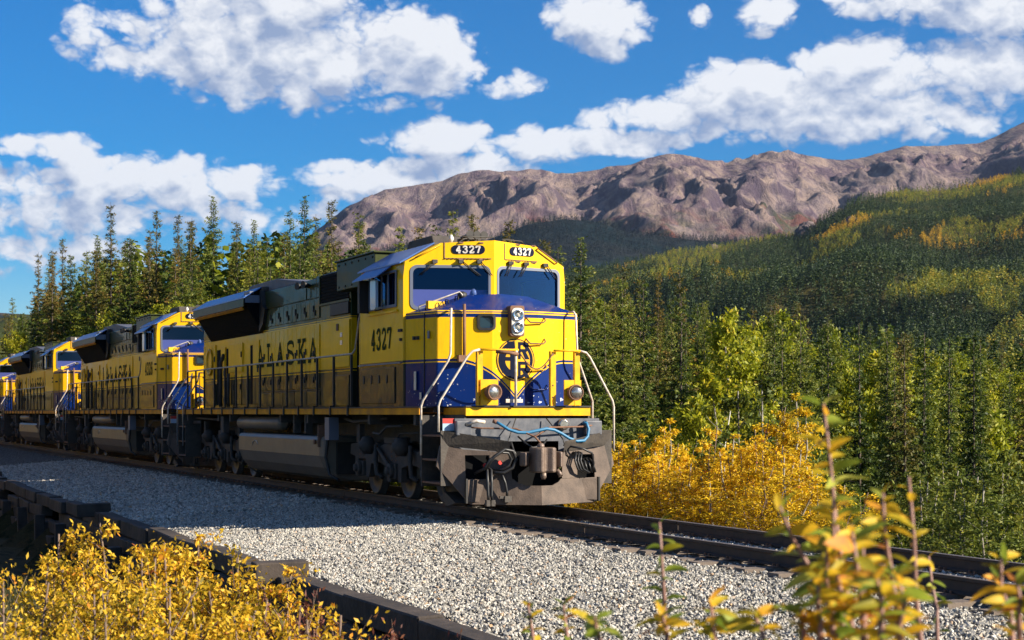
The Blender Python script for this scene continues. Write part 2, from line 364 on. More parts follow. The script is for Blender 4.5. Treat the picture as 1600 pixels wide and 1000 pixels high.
def np_mesh(name, v, f, material, smooth=False, var=None, mats=None, midx=None):
    me = bpy.data.meshes.new(name); nf, k = f.shape
    me.vertices.add(len(v)); me.vertices.foreach_set('co', v.astype(np.float32).ravel())
    me.loops.add(nf*k); me.loops.foreach_set('vertex_index', f.astype(np.int32).ravel())
    me.polygons.add(nf); me.polygons.foreach_set('loop_start', np.arange(0,nf*k,k,dtype=np.int32)); me.polygons.foreach_set('loop_total', np.full(nf,k,dtype=np.int32))
    me.polygons.foreach_set('use_smooth', np.full(nf, smooth))
    if var is not None:
        a = me.attributes.new('var', 'FLOAT', 'FACE'); a.data.foreach_set('value', var.astype(np.float32))
    me.materials.append(material); me.update(calc_edges=True); me.validate(); return me

# ------------------------------------------------------------------ terrain heights (real ground, metres above the rail)
def ground_z(x, y):
    X = (x-OX)*FX+(y-OY)*FY; Y = (x-OX)*LX+(y-OY)*LY
    n = fbm(x/14, y/14, 4)*.5
    # left of the track: bank below the timber wall, rising to where the photographer stands
    left = -1.9+1.7*sstep(-7.0,-11.5,Y)*sstep(10,24,X)+.25*sstep(-6.,-8.,Y)+n*.35
    left = left-1.0*sstep(-5,-60,X)*sstep(-9,-20,Y)
    bed = -.85+0*X
    drop = 3.0+10.5*sstep(-75,-15,X)
    right = -.75-drop*sstep(2.4,36,Y)**.72*1.0+n*sstep(3,9,Y)*.8
    far = -14-(-14-right)*(1-sstep(150,260,np.hypot(x,y-60)))
    z = np.where(Y < -5.35, left, np.where(Y < 2.4, bed, far))
    return z
def skyline(pts, D, base_y, base_z, pw, back):
    px = np.array([p[0] for p in pts], float); py = np.array([p[1] for p in pts], float)
    az = (px-800)/FPX; tl = (644.9-py)/FPX
    def h(x, y):
        a = np.interp(x/np.maximum(y, 50), az, tl); zc = 1.6+a*D
        t = np.clip((y-base_y)/(D-base_y), 0, 1)
        z = base_z+(zc-base_z)*t**pw
        return np.where(y > D, zc-(y-D)*back, z)
    return h
HILL = skyline([(-1200,520),(300,480),(700,440),(880,426),(950,414),(1000,402),(1060,386),(1130,381),(1200,369),(1250,366),(1290,338),(1340,311),(1400,299),(1480,292),(1540,277),(1600,265),(1750,235),(2600,160),(4500,200)], 2200, 420, -14, 1.25, .25)
def hill_z(x, y):
    t = sstep(500, 900, y)*(1-.55*sstep(1900,2200,y)*(1-sstep(2200,2300,y)))
    r = ridged(x/620+3, y/900+1.3, 4)
    k = 1-.8*sstep(1500,2150,y)*(1-sstep(2250,2500,y))
    return HILL(x,y)+t*k*(fbm(x/260, y/330, 5)*34+(r-.8)*34)-13*t
FOOT = skyline([(-1200,560),(300,540),(450,520),(540,430),(600,392),(640,382),(700,388),(780,370),(820,354),(880,342),(930,349),(980,364),(1050,371),(1150,374),(1300,376),(1700,380),(3000,400)], 3700, 2300, -14, 1.0, .12)
def foot_z(x, y): return FOOT(x,y)+fbm(x/300+9, y/420, 5)*26*sstep(2300,2700,y)*(1-.6*sstep(3300,3700,y))
MTN = skyline([(-1200,420),(200,500),(400,470),(455,400),(480,372),(510,352),(540,327),(600,299),(650,292),(680,287),(720,276),(760,271),(850,264),(880,270),(940,269),(985,260),(1010,249),(1045,239),(1080,245),(1130,259),(1180,247),(1210,239),(1260,246),(1300,250),(1350,246),(1390,238),(1410,231),(1440,232),(1480,233),(1530,228),(1555,219),(1575,207),(1600,196),(1640,185),(1800,215),(2600,150),(4000,220)], 6500, 3700, 60, 1.18, .3)
def crisp(x, y, o=4, gain=.5):
    s = 0; a = 1
    for i in range(o): s = s+a*(1-2.2*np.abs(perlin(x*2.1**i+13*i, y*2.1**i+5*i))); a *= gain
    return s
def mtn_z(x, y):
    wx = x+fbm(x/900, y/900, 3)*200; wy = y+fbm(x/600+5, y/600+9, 3)*160
    t = sstep(3750, 4700, y)*sstep(-.155,-.10,x/np.maximum(y,50)); e = 1-.86*sstep(5600, 6500, y)*(1-sstep(6500,6900,y))
    big = crisp(wx/760, wy/2300+.4, 2)-.75; mid = crisp(wx/250+4, wy/640+2, 3)-.8; sm = crisp(wx/75, wy/170, 3)-.9
    rough = sstep(-.1,.35,perlin(x/420+2,y/420))
    return MTN(x,y)+t*(e*(big*150+mid*(30+34*rough))+sm*(9+22*rough)*(1-.65*sstep(6000,6450,y))+fbm(x/40,y/40,3)*(2+5*rough))

# ------------------------------------------------------------------ terrain materials
def terrain_mat(name, build):
    m = bpy.data.materials.new(name); m.use_nodes = True; n = m.node_tree; b = n.nodes['Principled BSDF']; b.inputs['Roughness'].default_value = .95
    b.inputs['Specular IOR Level'].default_value = .1
    g = n.nodes.new('ShaderNodeNewGeometry')
    def noise(sc, det=8, ro=.6, vec=None, dist=0):
        t = n.nodes.new('ShaderNodeTexNoise'); t.inputs['Scale'].default_value = sc; t.inputs['Detail'].default_value = det; t.inputs['Roughness'].default_value = ro; t.inputs['Distortion'].default_value = dist
        n.links.new(vec or g.outputs['Position'], t.inputs['Vector']); return t.outputs[0]
    def mix(f, a, c):
        x = n.nodes.new('ShaderNodeMix'); x.data_type = 'RGBA'
        n.links.new(f, x.inputs[0]) if not isinstance(f, float) else setattr(x.inputs[0], 'default_value', f)
        for i, v in ((6,a),(7,c)):
            if isinstance(v, tuple): x.inputs[i].default_value = (*v,1)
            else: n.links.new(v, x.inputs[i])
        return x.outputs[2]
    def rng_(v, a, b_, smooth=True):
        r = n.nodes.new('ShaderNodeMapRange'); r.interpolation_type = 'SMOOTHSTEP' if smooth else 'LINEAR'
        n.links.new(v, r.inputs[0]); r.inputs[1].default_value = a; r.inputs[2].default_value = b_; return r.outputs[0]
    c, h, dist = build(n, g, noise, mix, rng_)
    n.links.new(c, b.inputs['Base Color'])
    if h is not None:
        bb = n.nodes.new('ShaderNodeBump'); bb.inputs['Strength'].default_value = 1; bb.inputs['Distance'].default_value = dist
        n.links.new(h, bb.inputs['Height']); n.links.new(bb.outputs[0], b.inputs['Normal'])
    return m
def _mtn(n, g, noise, mix, rg):
    sp = n.nodes.new('ShaderNodeSeparateXYZ'); n.links.new(g.outputs['Position'], sp.inputs[0]); z = sp.outputs[2]
    sn = n.nodes.new('ShaderNodeSeparateXYZ'); n.links.new(g.outputs['Normal'], sn.inputs[0])
    n1 = noise(.0022, 9, .62); n2 = noise(.02, 9, .7); n3 = noise(.006, 8, .6, dist=1.5)
    mp = n.nodes.new('ShaderNodeMapping'); mp.inputs['Scale'].default_value = (.022,.0045,.010); n.links.new(g.outputs['Position'], mp.inputs[0])
    st = noise(1.0, 9, .7, vec=mp.outputs[0], dist=.6)
    base = mix(rg(n1,.4,.6), (.135,.095,.108), (.20,.155,.15))
    base = mix(rg(st,.46,.62), base, (.27,.20,.165))
    base = mix(mnode(n,'MULTIPLY',rg(st,.50,.38),.8), base, (.07,.048,.068))
    base = mix(mnode(n,'MULTIPLY',rg(n2,.52,.7),.7), base, (.08,.055,.078))
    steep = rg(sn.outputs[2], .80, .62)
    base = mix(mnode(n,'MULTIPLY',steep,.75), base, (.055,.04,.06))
    # tundra green and rust red low on the slopes
    low = rg(mnode(n,'ADD', z, mnode(n,'MULTIPLY_ADD', n1, 900.0, -450.0)), 620, 430)
    veg = mix(rg(n3,.42,.58), (.035,.05,.018), (.13,.045,.03))
    base = mix(mnode(n,'MULTIPLY',low,.9), base, veg)
    low2 = rg(mnode(n,'ADD', z, mnode(n,'MULTIPLY_ADD', n2, 260.0, -130.0)), 460, 330)
    base = mix(low2, base, (.018,.028,.018))
    return base, mnode(n,'ADD', n2, mnode(n,'MULTIPLY', st, 1.2)), 16.0
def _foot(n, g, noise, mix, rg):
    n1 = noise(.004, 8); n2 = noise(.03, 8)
    base = mix(rg(n1,.45,.62), (.006,.016,.020), (.016,.020,.022)); base = mix(rg(n2,.5,.7), base, (.004,.009,.014))  # cloud shadow over the foothill painted as a dark blue ground colour
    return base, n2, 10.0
def _hill(n, g, noise, mix, rg):
    n1 = noise(.008, 8); n2 = noise(.08, 8)
    base = mix(rg(n1,.4,.6), (.030,.040,.012), (.075,.065,.02)); base = mix(rg(n2,.52,.7), base, (.016,.022,.010))
    sn = n.nodes.new('ShaderNodeSeparateXYZ'); n.links.new(g.outputs['Normal'], sn.inputs[0])
    base = mix(rg(sn.outputs[2], .82, .7), base, (.13,.10,.085))
    return base, n2, 3.0
def _ground(n, g, noise, mix, rg):
    n1 = noise(.25, 8); n2 = noise(3.0, 9); n3 = noise(14.0, 6)
    base = mix(rg(n1,.4,.62), (.035,.038,.015), (.075,.058,.028)); base = mix(rg(n2,.5,.66), base, (.02,.024,.010)); base = mix(rg(n3,.6,.7), base, (.10,.075,.03))
    return base, mnode(n,'ADD',n2,n3), .08
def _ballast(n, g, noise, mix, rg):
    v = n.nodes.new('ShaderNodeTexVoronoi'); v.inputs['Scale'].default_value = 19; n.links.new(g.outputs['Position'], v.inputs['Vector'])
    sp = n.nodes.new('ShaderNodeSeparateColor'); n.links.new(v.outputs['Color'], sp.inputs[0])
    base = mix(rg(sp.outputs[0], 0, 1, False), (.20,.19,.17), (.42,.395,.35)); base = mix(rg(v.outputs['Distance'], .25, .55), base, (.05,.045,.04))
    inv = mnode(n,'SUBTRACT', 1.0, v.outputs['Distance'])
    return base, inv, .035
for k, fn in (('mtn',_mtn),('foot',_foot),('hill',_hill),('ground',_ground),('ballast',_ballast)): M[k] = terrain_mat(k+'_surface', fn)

def leaves_attr(stops): return stops
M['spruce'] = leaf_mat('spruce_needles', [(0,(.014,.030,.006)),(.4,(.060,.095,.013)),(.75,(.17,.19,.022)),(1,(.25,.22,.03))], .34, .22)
M['spruce_brown'] = leaf_mat('spruce_needles_cone_laden', [(0,(.028,.036,.008)),(.4,(.095,.10,.016)),(.75,(.20,.14,.024)),(1,(.30,.14,.04))], .3, .12)
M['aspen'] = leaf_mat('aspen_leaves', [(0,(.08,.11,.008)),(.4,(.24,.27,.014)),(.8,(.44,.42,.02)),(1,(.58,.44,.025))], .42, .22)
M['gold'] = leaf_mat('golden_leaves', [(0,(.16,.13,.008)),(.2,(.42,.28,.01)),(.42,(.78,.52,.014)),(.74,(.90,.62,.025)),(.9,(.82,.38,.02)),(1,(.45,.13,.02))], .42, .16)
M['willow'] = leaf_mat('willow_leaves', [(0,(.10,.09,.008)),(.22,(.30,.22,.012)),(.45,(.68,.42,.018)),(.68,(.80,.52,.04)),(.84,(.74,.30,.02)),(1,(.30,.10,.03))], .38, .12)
M['redtwig'] = leaf_mat('dry_red_leaves', [(0,(.06,.022,.018)),(.5,(.17,.055,.035)),(1,(.28,.13,.05))], .25, .1)
M['greenbush'] = leaf_mat('green_bush_leaves', [(0,(.05,.075,.010)),(.5,(.14,.17,.02)),(1,(.30,.27,.03))], .35, .2)
M['grass'] = leaf_mat('grass_blades', [(0,(.03,.038,.010)),(.5,(.09,.085,.025)),(1,(.20,.15,.06))], .25, .1)
M['bark'] = mat('spruce_bark', (.07,.052,.04), .9, noise=((.12,.09,.07), 12, .5), bump=.5)
M['palebark'] = mat('aspen_bark', (.36,.33,.27), .8, noise=((.10,.08,.06), 6, .3))
M['twig'] = mat('twig_bark', (.10,.06,.04), .8, noise=((.2,.14,.1), 30, .5))

# ------------------------------------------------------------------ land
nearx = np.concatenate([np.arange(-260,-40,4.), np.arange(-40,40,1.), np.arange(40,260,4.)])
neary = np.concatenate([np.arange(-40,60,1.), np.arange(60,520,4.)])
tag(link('ground', grid_mesh('ground', nearx, neary, ground_z, M['ground'])), kind='structure')
bx = np.linspace(-16000, 16000, 60); by = np.linspace(-4000, 22000, 50)
tag(link('plain', grid_mesh('plain', bx, by, lambda x, y: -17.5+0*x, M['ground'])), kind='structure')
tag(link('forested_hill', grid_mesh('forested_hill', np.arange(-500,2600,14.), np.arange(420,3100,14.), hill_z, M['hill'])), kind='structure')
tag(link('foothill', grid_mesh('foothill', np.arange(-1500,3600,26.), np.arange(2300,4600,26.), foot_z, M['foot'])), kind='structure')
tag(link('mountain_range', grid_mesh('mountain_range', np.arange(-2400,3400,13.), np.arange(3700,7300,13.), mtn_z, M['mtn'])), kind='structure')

# ------------------------------------------------------------------ track bed
def bed_z(Y):
    return np.interp(Y, [-5.3,-5.1,-1.7,-1.3,1.3,1.7,2.4,3.6], [-.56,-.50,-.25,-.225,-.195,-.22,-.45,-1.4])
TX0, TX1 = -150., 34.
xs = np.arange(TX0-6, TX1+4, .5); ys = np.concatenate([np.linspace(-5.25,1.8,30), np.linspace(2.0,3.7,6)])
Xg, Yg = np.meshgrid(xs, ys); Zg = bed_z(Yg)+fbm(Xg/1.7, Yg/1.3, 3)*.03
v = np.stack([Xg.ravel(), Yg.ravel(), Zg.ravel()], 1); ii = np.arange(Xg.size).reshape(Xg.shape)
f = np.stack([ii[:-1,:-1], ii[:-1,1:], ii[1:,1:], ii[1:,:-1]], -1).reshape(-1,4)
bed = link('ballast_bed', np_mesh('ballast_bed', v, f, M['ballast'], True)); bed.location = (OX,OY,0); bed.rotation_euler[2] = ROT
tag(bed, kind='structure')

# loose stones lying on the bed, thinning out with distance
def rocks(n, Xr, Yr, s0, s1, power):
    X = rng.uniform(Xr[0], Xr[1], n); Y = rng.uniform(Yr[0], Yr[1], n)
    return X, Y, rng.uniform(s0, s1, n)
def stone_mesh(X, Y, S, lift=.3):
    base = np.array([(1,0,0),(-1,0,0),(0,1,0),(0,-1,0),(0,0,1),(0,0,-1)], float)
    fc = np.array([(0,2,4),(2,1,4),(1,3,4),(3,0,4),(2,0,5),(1,2,5),(3,1,5),(0,3,5)])
    n = len(X); b = base[None]*rng.uniform(.55,1.25,(n,6,1))+rng.normal(0,.13,(n,6,3))
    b[:,:,2] *= .75
    q = rng.normal(size=(n,4)); q /= np.linalg.norm(q,axis=1)[:,None]; w,x,y,z = q.T
    Rm = np.stack([1-2*(y*y+z*z),2*(x*y-z*w),2*(x*z+y*w),2*(x*y+z*w),1-2*(x*x+z*z),2*(y*z-x*w),2*(x*z-y*w),2*(y*z+x*w),1-2*(x*x+y*y)],1).reshape(n,3,3)
    b = np.einsum('nij,nkj->nki', Rm, b)*S[:,None,None]
    b += np.stack([X, Y, bed_z(Y)+S*lift+rng.uniform(0,.012,n)],1)[:,None,:]
    f = (fc[None]+np.arange(n)[:,None,None]*6).reshape(-1,3)
    return b.reshape(-1,3), f, np.repeat(rng.random(n), 8)
n1 = 105000; X = rng.uniform(-6,17,n1); Y = rng.uniform(-5.2,2.1,n1); S = rng.uniform(.013,.026,n1)*rng.choice([.8,1,1.25],n1)
n2 = 26000; X2 = -6-34*rng.random(n2)**1.3; Y2 = rng.uniform(-5.2,-1.2,n2); S2 = rng.uniform(.03,.06,n2)
n3 = 5000; X3 = rng.uniform(17,30,n3); Y3 = rng.uniform(-5.2,2.1,n3); S3 = rng.uniform(.03,.05,n3)
X = np.concatenate([X,X2,X3]); Y = np.concatenate([Y,Y2,Y3]); S = np.concatenate([S,S2,S3])
keep = (np.abs(np.abs(Y)-.755) > .13)&((Y > -.8)|(Y < -1.36)|(rng.random(len(Y)) < .22)); X, Y, S = X[keep], Y[keep], S[keep]
# gravel is level with the ties between the rails
v, f, var = stone_mesh(X, Y, S)
var = np.clip(var-np.repeat(.45*np.exp(-((np.abs(Y)-.9)/.5)**2)*rng.random(len(Y)), 8), 0, 1)
M['stone'] = leaf_mat('ballast_stone', [(0,(.17,.16,.145)),(.25,(.30,.285,.25)),(.75,(.46,.43,.375)),(.94,(.58,.54,.47)),(.98,(.44,.27,.14)),(1,(.6,.55,.5))], 0, 0, .85)
gv = link('ballast_stones', np_mesh('ballast_stones', v, f, M['stone'], var=var)); gv.location = (OX,OY,0); gv.rotation_euler[2] = ROT
tag(gv, 'pale grey crushed stone ballast spread beside and between the rails', 'gravel', kind='stuff')

# railway track: rails, ties, plates
track = empty('railway_track', (OX,OY,0), ROT)
tag(track, 'single railway track of dark steel rails on weathered wooden ties', 'railway track')
M['railside'] = mat('rail_side_rust', (.030,.022,.018), .75, noise=((.075,.045,.03), 6, .4))
M['railtop'] = mat('rail_head_steel', (.22,.17,.13), .38, .6)
M['tie'] = mat('tie_wood', (.10,.075,.058), .85, noise=((.24,.19,.15), 3, .5), bump=.6, bscale=18)
for sy in (-1, 1):
    c = sy*.755
    prof = [(-.07,-.17),(.07,-.17),(.07,-.155),(.012,-.135),(.010,-.045),(.036,-.035),(.036,-.004),(-.036,-.004),(-.036,-.035),(-.010,-.045),(-.012,-.135),(-.07,-.155)]
    mb = MB()
    x = TX0
    while x < TX1:
        mb.prism([(c+a, b) for a, b in prof], x, min(x+11.9, TX1), 'X'); x += 11.92
    r = mb.build('rail', M['railside'], track)
    h = MB().box(TX0, TX1, c-.034, c+.034, -.004, 0).build('rail_head', M['railtop'], r)
ties = []
for i in range(6):
    l = rng.uniform(-.04,.04)
    me = MB().box(-.115,.115,-1.3+l,1.3+l,-.34,-.175-.004*i).mesh('tie', M['tie']); ties.append(me)
x = TX1-.4; k = 0
while k < 298:
    o = link('tie', ties[k % 6], track, (x+rng.uniform(-.04,.04), rng.uniform(-.10,.10), rng.uniform(-.012,.006)))
    o.rotation_euler = (rng.uniform(-.006,.006), 0, rng.uniform(-.03,.03)); x -= .54 if x > -30 else .70; k += 1
pl = MB()
x = TX1-.4
while x > -40:
    for c in (-.755, .755):
        pl.box(x-.08,x+.08,c-.17,c+.17,-.174,-.166)
        for a in (-.045,.045):
            for b in (-.095,.095): pl.box(x+a-.012,x+a+.012,c+b-.014,c+b+.014,-.166,-.135)
    x -= .54
pm = pl.build('tie_plates', M['rust'], track); pm['kind'] = 'stuff'

# timber retaining wall along the near edge of the ballast
wall = empty('retaining_wall', (OX,OY,-.59), ROT)
tag(wall, 'dark creosoted timber retaining wall edging the ballast, its beams sagging', 'retaining wall')
M['timber'] = mat('creosoted_timber', (.020,.015,.012), .85, noise=((.075,.055,.042), 2.2, .5), bump=.7, bscale=12)
beams = []
for i in range(5):
    L = 2.44; z1 = .15; mb = MB(); n = 8
    for k in range(n):
        a, b = -L/2+L*k/n, -L/2+L*(k+1)/n
        e = lambda t: .012*math.sin(5*t+i*2)
        mb.prism([(-.15+e(a),-.15),(.15+e(a),-.15),(.15+e(b),.15),(-.15+e(b),.15)], a, b, 'X')
    me = MB().box(-L/2,L/2,-.145,.145,-.14,.14).mesh('beam', M['timber']); beams.append(me)
x = 30.; k = 0
while x > -112:
    for row in range(5):
        if row in (1,3) and rng.random() < .18: continue
        o = link('beam', beams[k % 5], wall, (x+(row % 2)*1.2+rng.uniform(-.05,.05), -5.36-.04*row+rng.uniform(-.06,.06), -.02-.30*row+rng.uniform(-.03,.03)))
        o.rotation_euler = (rng.uniform(-.06,.06), rng.uniform(-.022,.022), rng.uniform(-.025,.025)); k += 1
        m = o.modifiers.new('bevel','BEVEL'); m.width = .018; m.segments = 1
    x -= 2.5
for X in (5.9, -9.5, -31):
    o = MB().box(-.14,.14,-.40,.30,-.14,.14).build('post', M['timber'], wall, .02, (X, -5.45, .14))
    o.rotation_euler = (rng.uniform(-.05,.05), rng.uniform(-.05,.05), rng.uniform(-.12,.12))
for X in np.arange(28,-100,-3.7):
    o = MB().box(-.12,.12,-.12,.12,-1.7,.02).build('upright', M['timber'], wall, .02, (X, -5.75, -.35))
    o.rotation_euler = (rng.uniform(-.04,.04), rng.uniform(-.04,.04), 0)

# ------------------------------------------------------------------ locomotive
def rrect(y0, y1, z0, z1, r, n=5):
    pts = []
    for cx, cz, a0 in ((y1-r,z1-r,0),(y0+r,z1-r,90),(y0+r,z0+r,180),(y1-r,z0+r,270)):
        for k in range(n+1):
            a = R(a0+90*k/n); pts.append((cx+r*math.cos(a), cz+r*math.sin(a)))
    return pts
def cfx(y): return -.50-.275*abs(y)          # plan of the V-shaped cab front
def nfx(y):                                   # plan of the nose front
    a = abs(y); return np.interp(a, [0,.42,1.30], [.50,.47,.16])
def ring_frame(mb, poly, inner, xo, depth, fx):
    n = len(poly)
    vs = [(fx(y)+xo,y,z) for y,z in poly]+[(fx(y)+xo,y,z) for y,z in inner]+[(fx(y)+xo-depth,y,z) for y,z in poly]+[(fx(y)+xo-depth,y,z) for y,z in inner]
    fs = []
    for i in range(n):
        j = (i+1)%n; fs += [(i,j,n+j,n+i),(i,2*n+i,2*n+j,j),(n+i,n+j,3*n+j,3*n+i)]
    mb.add(vs, fs)

def build_number(root, cabnum, board):
    """the side number of the cab and the two lit number boards: children rebuilt for every engine"""
    if cabnum:
        mb = MB(); word(mb, cabnum, (-2.72,-1.535,2.73), (1,0,0), (0,0,1), .24, .37, .062, .07, (0,-1,0)); mb.build('side_number', M['lettering'], root)
    for s in (-1, 1):
        y0, y1 = (-.72,-.16) if s < 0 else (.33,.85)
        pl = MB(); pts = rrect(y0, y1, 4.36, 4.51, .07); n = len(pts)
        pl.add([(cfx(y)+.014,y,z) for y,z in pts]+[(cfx(y)-.01,y,z) for y,z in pts], [tuple(range(n))]+[(i,(i+1)%n,n+(i+1)%n,n+i) for i in range(n)])
        b = pl.build('number_board', M['numnavy'], root)
        mb = MB(); N = len(board); w = (y1-y0-.12)/N; u = Vector((cfx(y1)-cfx(y0), y1-y0, 0)).normalized()
        for i, ch in enumerate(board):
            yy = y0+.06+i*w
            if len(board) < 4: w2 = (y1-y0-.12)/4; yy = y0+.06+i*w2
            else: w2 = w
            glyph(mb, ch, (cfx(yy)+.017,yy+.012,4.375), u, (0,0,1), w2*.80, .12, .028, (1,0,0))
        mb.build('board_digits', M['white'], b)

def build_cab(root):
    # hollow cab with real window openings
    bm = bmesh.new()
    sec = [(-1.53,1.70),(-1.53,3.95),(-1.50,4.22),(-.90,4.545),(0,4.60),(.90,4.545),(1.50,4.22),(1.53,3.95),(1.53,1.70),(0,1.70)]
    def shell(o, front_shift, back):
        n = len(sec); vs = []
        for (y,z) in sec:
            sy = y*(1-o/1.53); sz = z-o*.8 if z > 3 else z+(.02 if o else 0)
            vs.append((sy, sz))
        return [(cfx(y)-front_shift,y,z) for y,z in vs]+[(back,y,z) for y,z in vs]
    def solid(vs):
        me = bpy.data.meshes.new('tmp'); n = len(vs)//2
        fs = [tuple(range(n,2*n))]+[(i,(i+1)%n,n+(i+1)%n,n+i) for i in range(n)]
        # front in two facets either side of the centre line
        fs += [(9,0,1,2,3,4),(4,5,6,7,8,9)]
        me.from_pydata(vs, [], fs); b = bmesh.new(); b.from_mesh(me); bmesh.ops.recalc_face_normals(b, faces=b.faces); b.to_mesh(me); b.free()
        return me
    outer = solid(shell(0,0,-3.42)); inner = solid(shell(.07,.08,-3.34))
    ob = bpy.data.objects.new('cab_shell', outer); col.objects.link(ob)
    tmp = []
    def cut(me):
        o = bpy.data.objects.new('cut', me); col.objects.link(o); tmp.append(o)
        m = ob.modifiers.new('b', 'BOOLEAN'); m.operation = 'DIFFERENCE'; m.object = o; m.solver = 'EXACT'
    cut(inner)
    for (y0,y1) in ((-1.40,-.07),(.07,1.40)):
        cut(MB().prism(rrect(y0,y1,3.40,4.14,.10), -1.4, .3, 'X').mesh('c', None))
    cut(MB().prism(rrect(-2.78,-1.30,3.50,4.06,.03), -2, -1, 'Y').mesh('c', None))
    cut(MB().prism(rrect(-2.78,-1.30,3.50,4.06,.03), 1, 2, 'Y').mesh('c', None))
    dg = bpy.context.evaluated_depsgraph_get(); me = bpy.data.meshes.new_from_object(ob.evaluated_get(dg))
    for o in tmp: bpy.data.objects.remove(o)
    bpy.data.objects.remove(ob)
    me.materials.clear(); me.materials.append(M['cab']); me.materials.append(M['inside'])
    for p in me.polygons:
        p.use_smooth = False
    # inner walls dark
    for p in me.polygons:
        c = p.center
        if abs(c.y) < 1.48 and c.z < 4.5 and c.x < cfx(c.y)-.045 and c.x > -3.40 and c.z > 1.72:
            lim = 4.545-(abs(c.y)-.9)*.54 if abs(c.y) > .9 else 4.59-abs(c.y)*.055
            if c.z < lim-.02 and p.normal.z <= 0.9 or (c.z < lim-.04): p.material_index = 1
    cab = link('cab', me, root)
    return cab

def build_loco():
    root = empty('locomotive', (OX,OY,0), ROT)
    P = lambda mb, n, m, par=root, bev=0: mb.build(n, M[m], par, bev)
    cab = build_cab(root)
    # roof sheet, eaves, sunshade
    for s in (-1, 1):
        mb = MB(); a, b = (1.56,4.19), (.92,4.56)
        mb.prism([(s*a[0],a[1]),(s*b[0],b[1]),(s*b[0],b[1]+.02),(s*a[0],a[1]+.025)], -3.50, -1.02, 'X'); P(mb, 'roof_panel', 'roof')
        P(MB().prism([(s*1.545,4.17),(s*1.82,3.98),(s*1.82,4.0),(s*1.545,4.195)], -3.0, -1.55, 'X'), 'sunshade', 'roof')
        # side window: frame, panes, mirror
        y = s*1.535
        fr = MB()
        for (x0,x1,z0,z1) in ((-2.83,-1.25,3.45,3.50),(-2.83,-1.25,4.06,4.10),(-2.83,-2.78,3.5,4.06),(-1.30,-1.25,3.5,4.06),(-2.10,-2.05,3.5,4.06),(-1.75,-1.70,3.5,4.06)):
            fr.box(x0,x1,min(y,y+s*.02),max(y,y+s*.02),z0,z1)
        w = P(fr, 'side_window', 'gasket')
        P(MB().box(-2.78,-1.30,s*1.50,s*1.505,3.5,4.06), 'pane', 'glass', w)
        P(MB().box(-2.95,-1.2,min(s*1.53,s*1.56),max(s*1.53,s*1.56),3.36,3.40), 'arm_rest', 'cab', root)
        mr = P(MB().prism(rrect(-2.25,-1.93,3.44,3.98,.06), s*1.66, s*1.71, 'Y'), 'mirror', 'curtain')
        P(MB().tube([(-2.1,s*1.53,3.45),(-2.1,s*1.66,3.42),(-2.1,s*1.68,3.47)], .014, 6), 'mirror_bracket', 'black', mr)
        P(MB().box(-2.98,-2.86,min(s*1.54,s*1.72),max(s*1.54,s*1.72),3.42,4.02), 'wind_deflector', 'black')
        # polished lower battery panel with four slots
        lp = P(MB().box(-3.32,-1.35,min(s*1.532,s*1.55),max(s*1.532,s*1.55),1.76,2.40), 'locker_panel', 'cab', root, .006)
        for k in range(4):
            P(MB().prism(rrect(-3.12+.45*k-.035,-3.12+.45*k+.035,2.12,2.27,.03), s*1.551, s*1.56, 'Y'), 'vent_slot', 'black', lp)
        P(MB().box(-3.42,-.95,min(s*1.535,s*1.575),max(s*1.535,s*1.575),2.45,2.475), 'rain_strip', 'gasket')
        for (xx,zz) in ((-1.08,3.02),(-.98,3.02),(-1.0,2.86)): P(MB().box(xx-.03,xx+.03,min(s*1.53,s*1.57),max(s*1.53,s*1.57),zz-.02,zz+.03), 'hinge', 'black')
    # windscreens
    for s in (-1, 1):
        y0, y1 = sorted((s*.06, s*1.42)); a, b = sorted((s*.10, s*1.37))
        mb = MB(); ring_frame(mb, rrect(y0,y1,3.38,4.16,.12), rrect(a,b,3.43,4.11,.10), .012, .05, cfx); w = P(mb, 'windscreen', 'gasket')
        pts = rrect(a,b,3.43,4.11,.10); P(MB().add([(cfx(y)-.03,y,z) for y,z in pts], [tuple(range(len(pts)))]), 'pane', 'glass', w)
        for k, (ya, yb) in enumerate(((-1.02,-1.28),(-.58,-.28),(-.27,-.08)) if s < 0 else ((.33,.20),(.66,.50),(1.08,1.28))):
            wp = MB(); fxy = lambda y: cfx(y)+.05
            wp.tube([(fxy(ya),ya,4.22),(fxy(yb),yb,3.98)], .010, 6); wp.tube([(fxy(ya)+.02,ya+.03,4.22),(fxy(yb)+.02,yb+.03,3.98)], .008, 6)
            wp.box(fxy(ya)-.04,fxy(ya)+.02,ya-.04,ya+.05,4.19,4.25); P(wp, 'wiper', 'black')
        # seam lines and clips round the number board
        sm = MB()
        yb = -.84 if s < 0 else .22; ye = -.05 if s < 0 else .92
        sm.box(cfx(yb)-.01,cfx(yb)+.009,yb-.008,yb+.008,4.28,4.56)
        for k in range(12):
            ya_, yb_ = yb+(ye-yb)*k/12, yb+(ye-yb)*(k+1)/12; xx = max(cfx(ya_),cfx(yb_)); sm.box(xx-.02,xx+.008,ya_,yb_,4.272,4.285)
        for yy in (yb+.28, yb+.62): sm.box(cfx(yy)-.01,cfx(yy)+.02,yy-.05,yy+.05,4.245,4.275); sm.box(cfx(yy)-.01,cfx(yy)+.02,yy-.04,yy+.04,4.545,4.565)
        P(sm, 'board_seam', 'rust')
        # grab rail along the slanting eave
        pa, pb = (1.34,4.29), (.92,4.52)
        P(MB().tube([(cfx(pa[0])+.01,s*pa[0],pa[1]-.02),(cfx(pa[0])+.05,s*pa[0],pa[1]-.01),(cfx(pb[0])+.05,s*pb[0],pb[1]-.01),(cfx(pb[0])+.01,s*pb[0],pb[1]-.02)], .014, 6), 'eave_grab_rail', 'yellow' if s < 0 else 'rust')
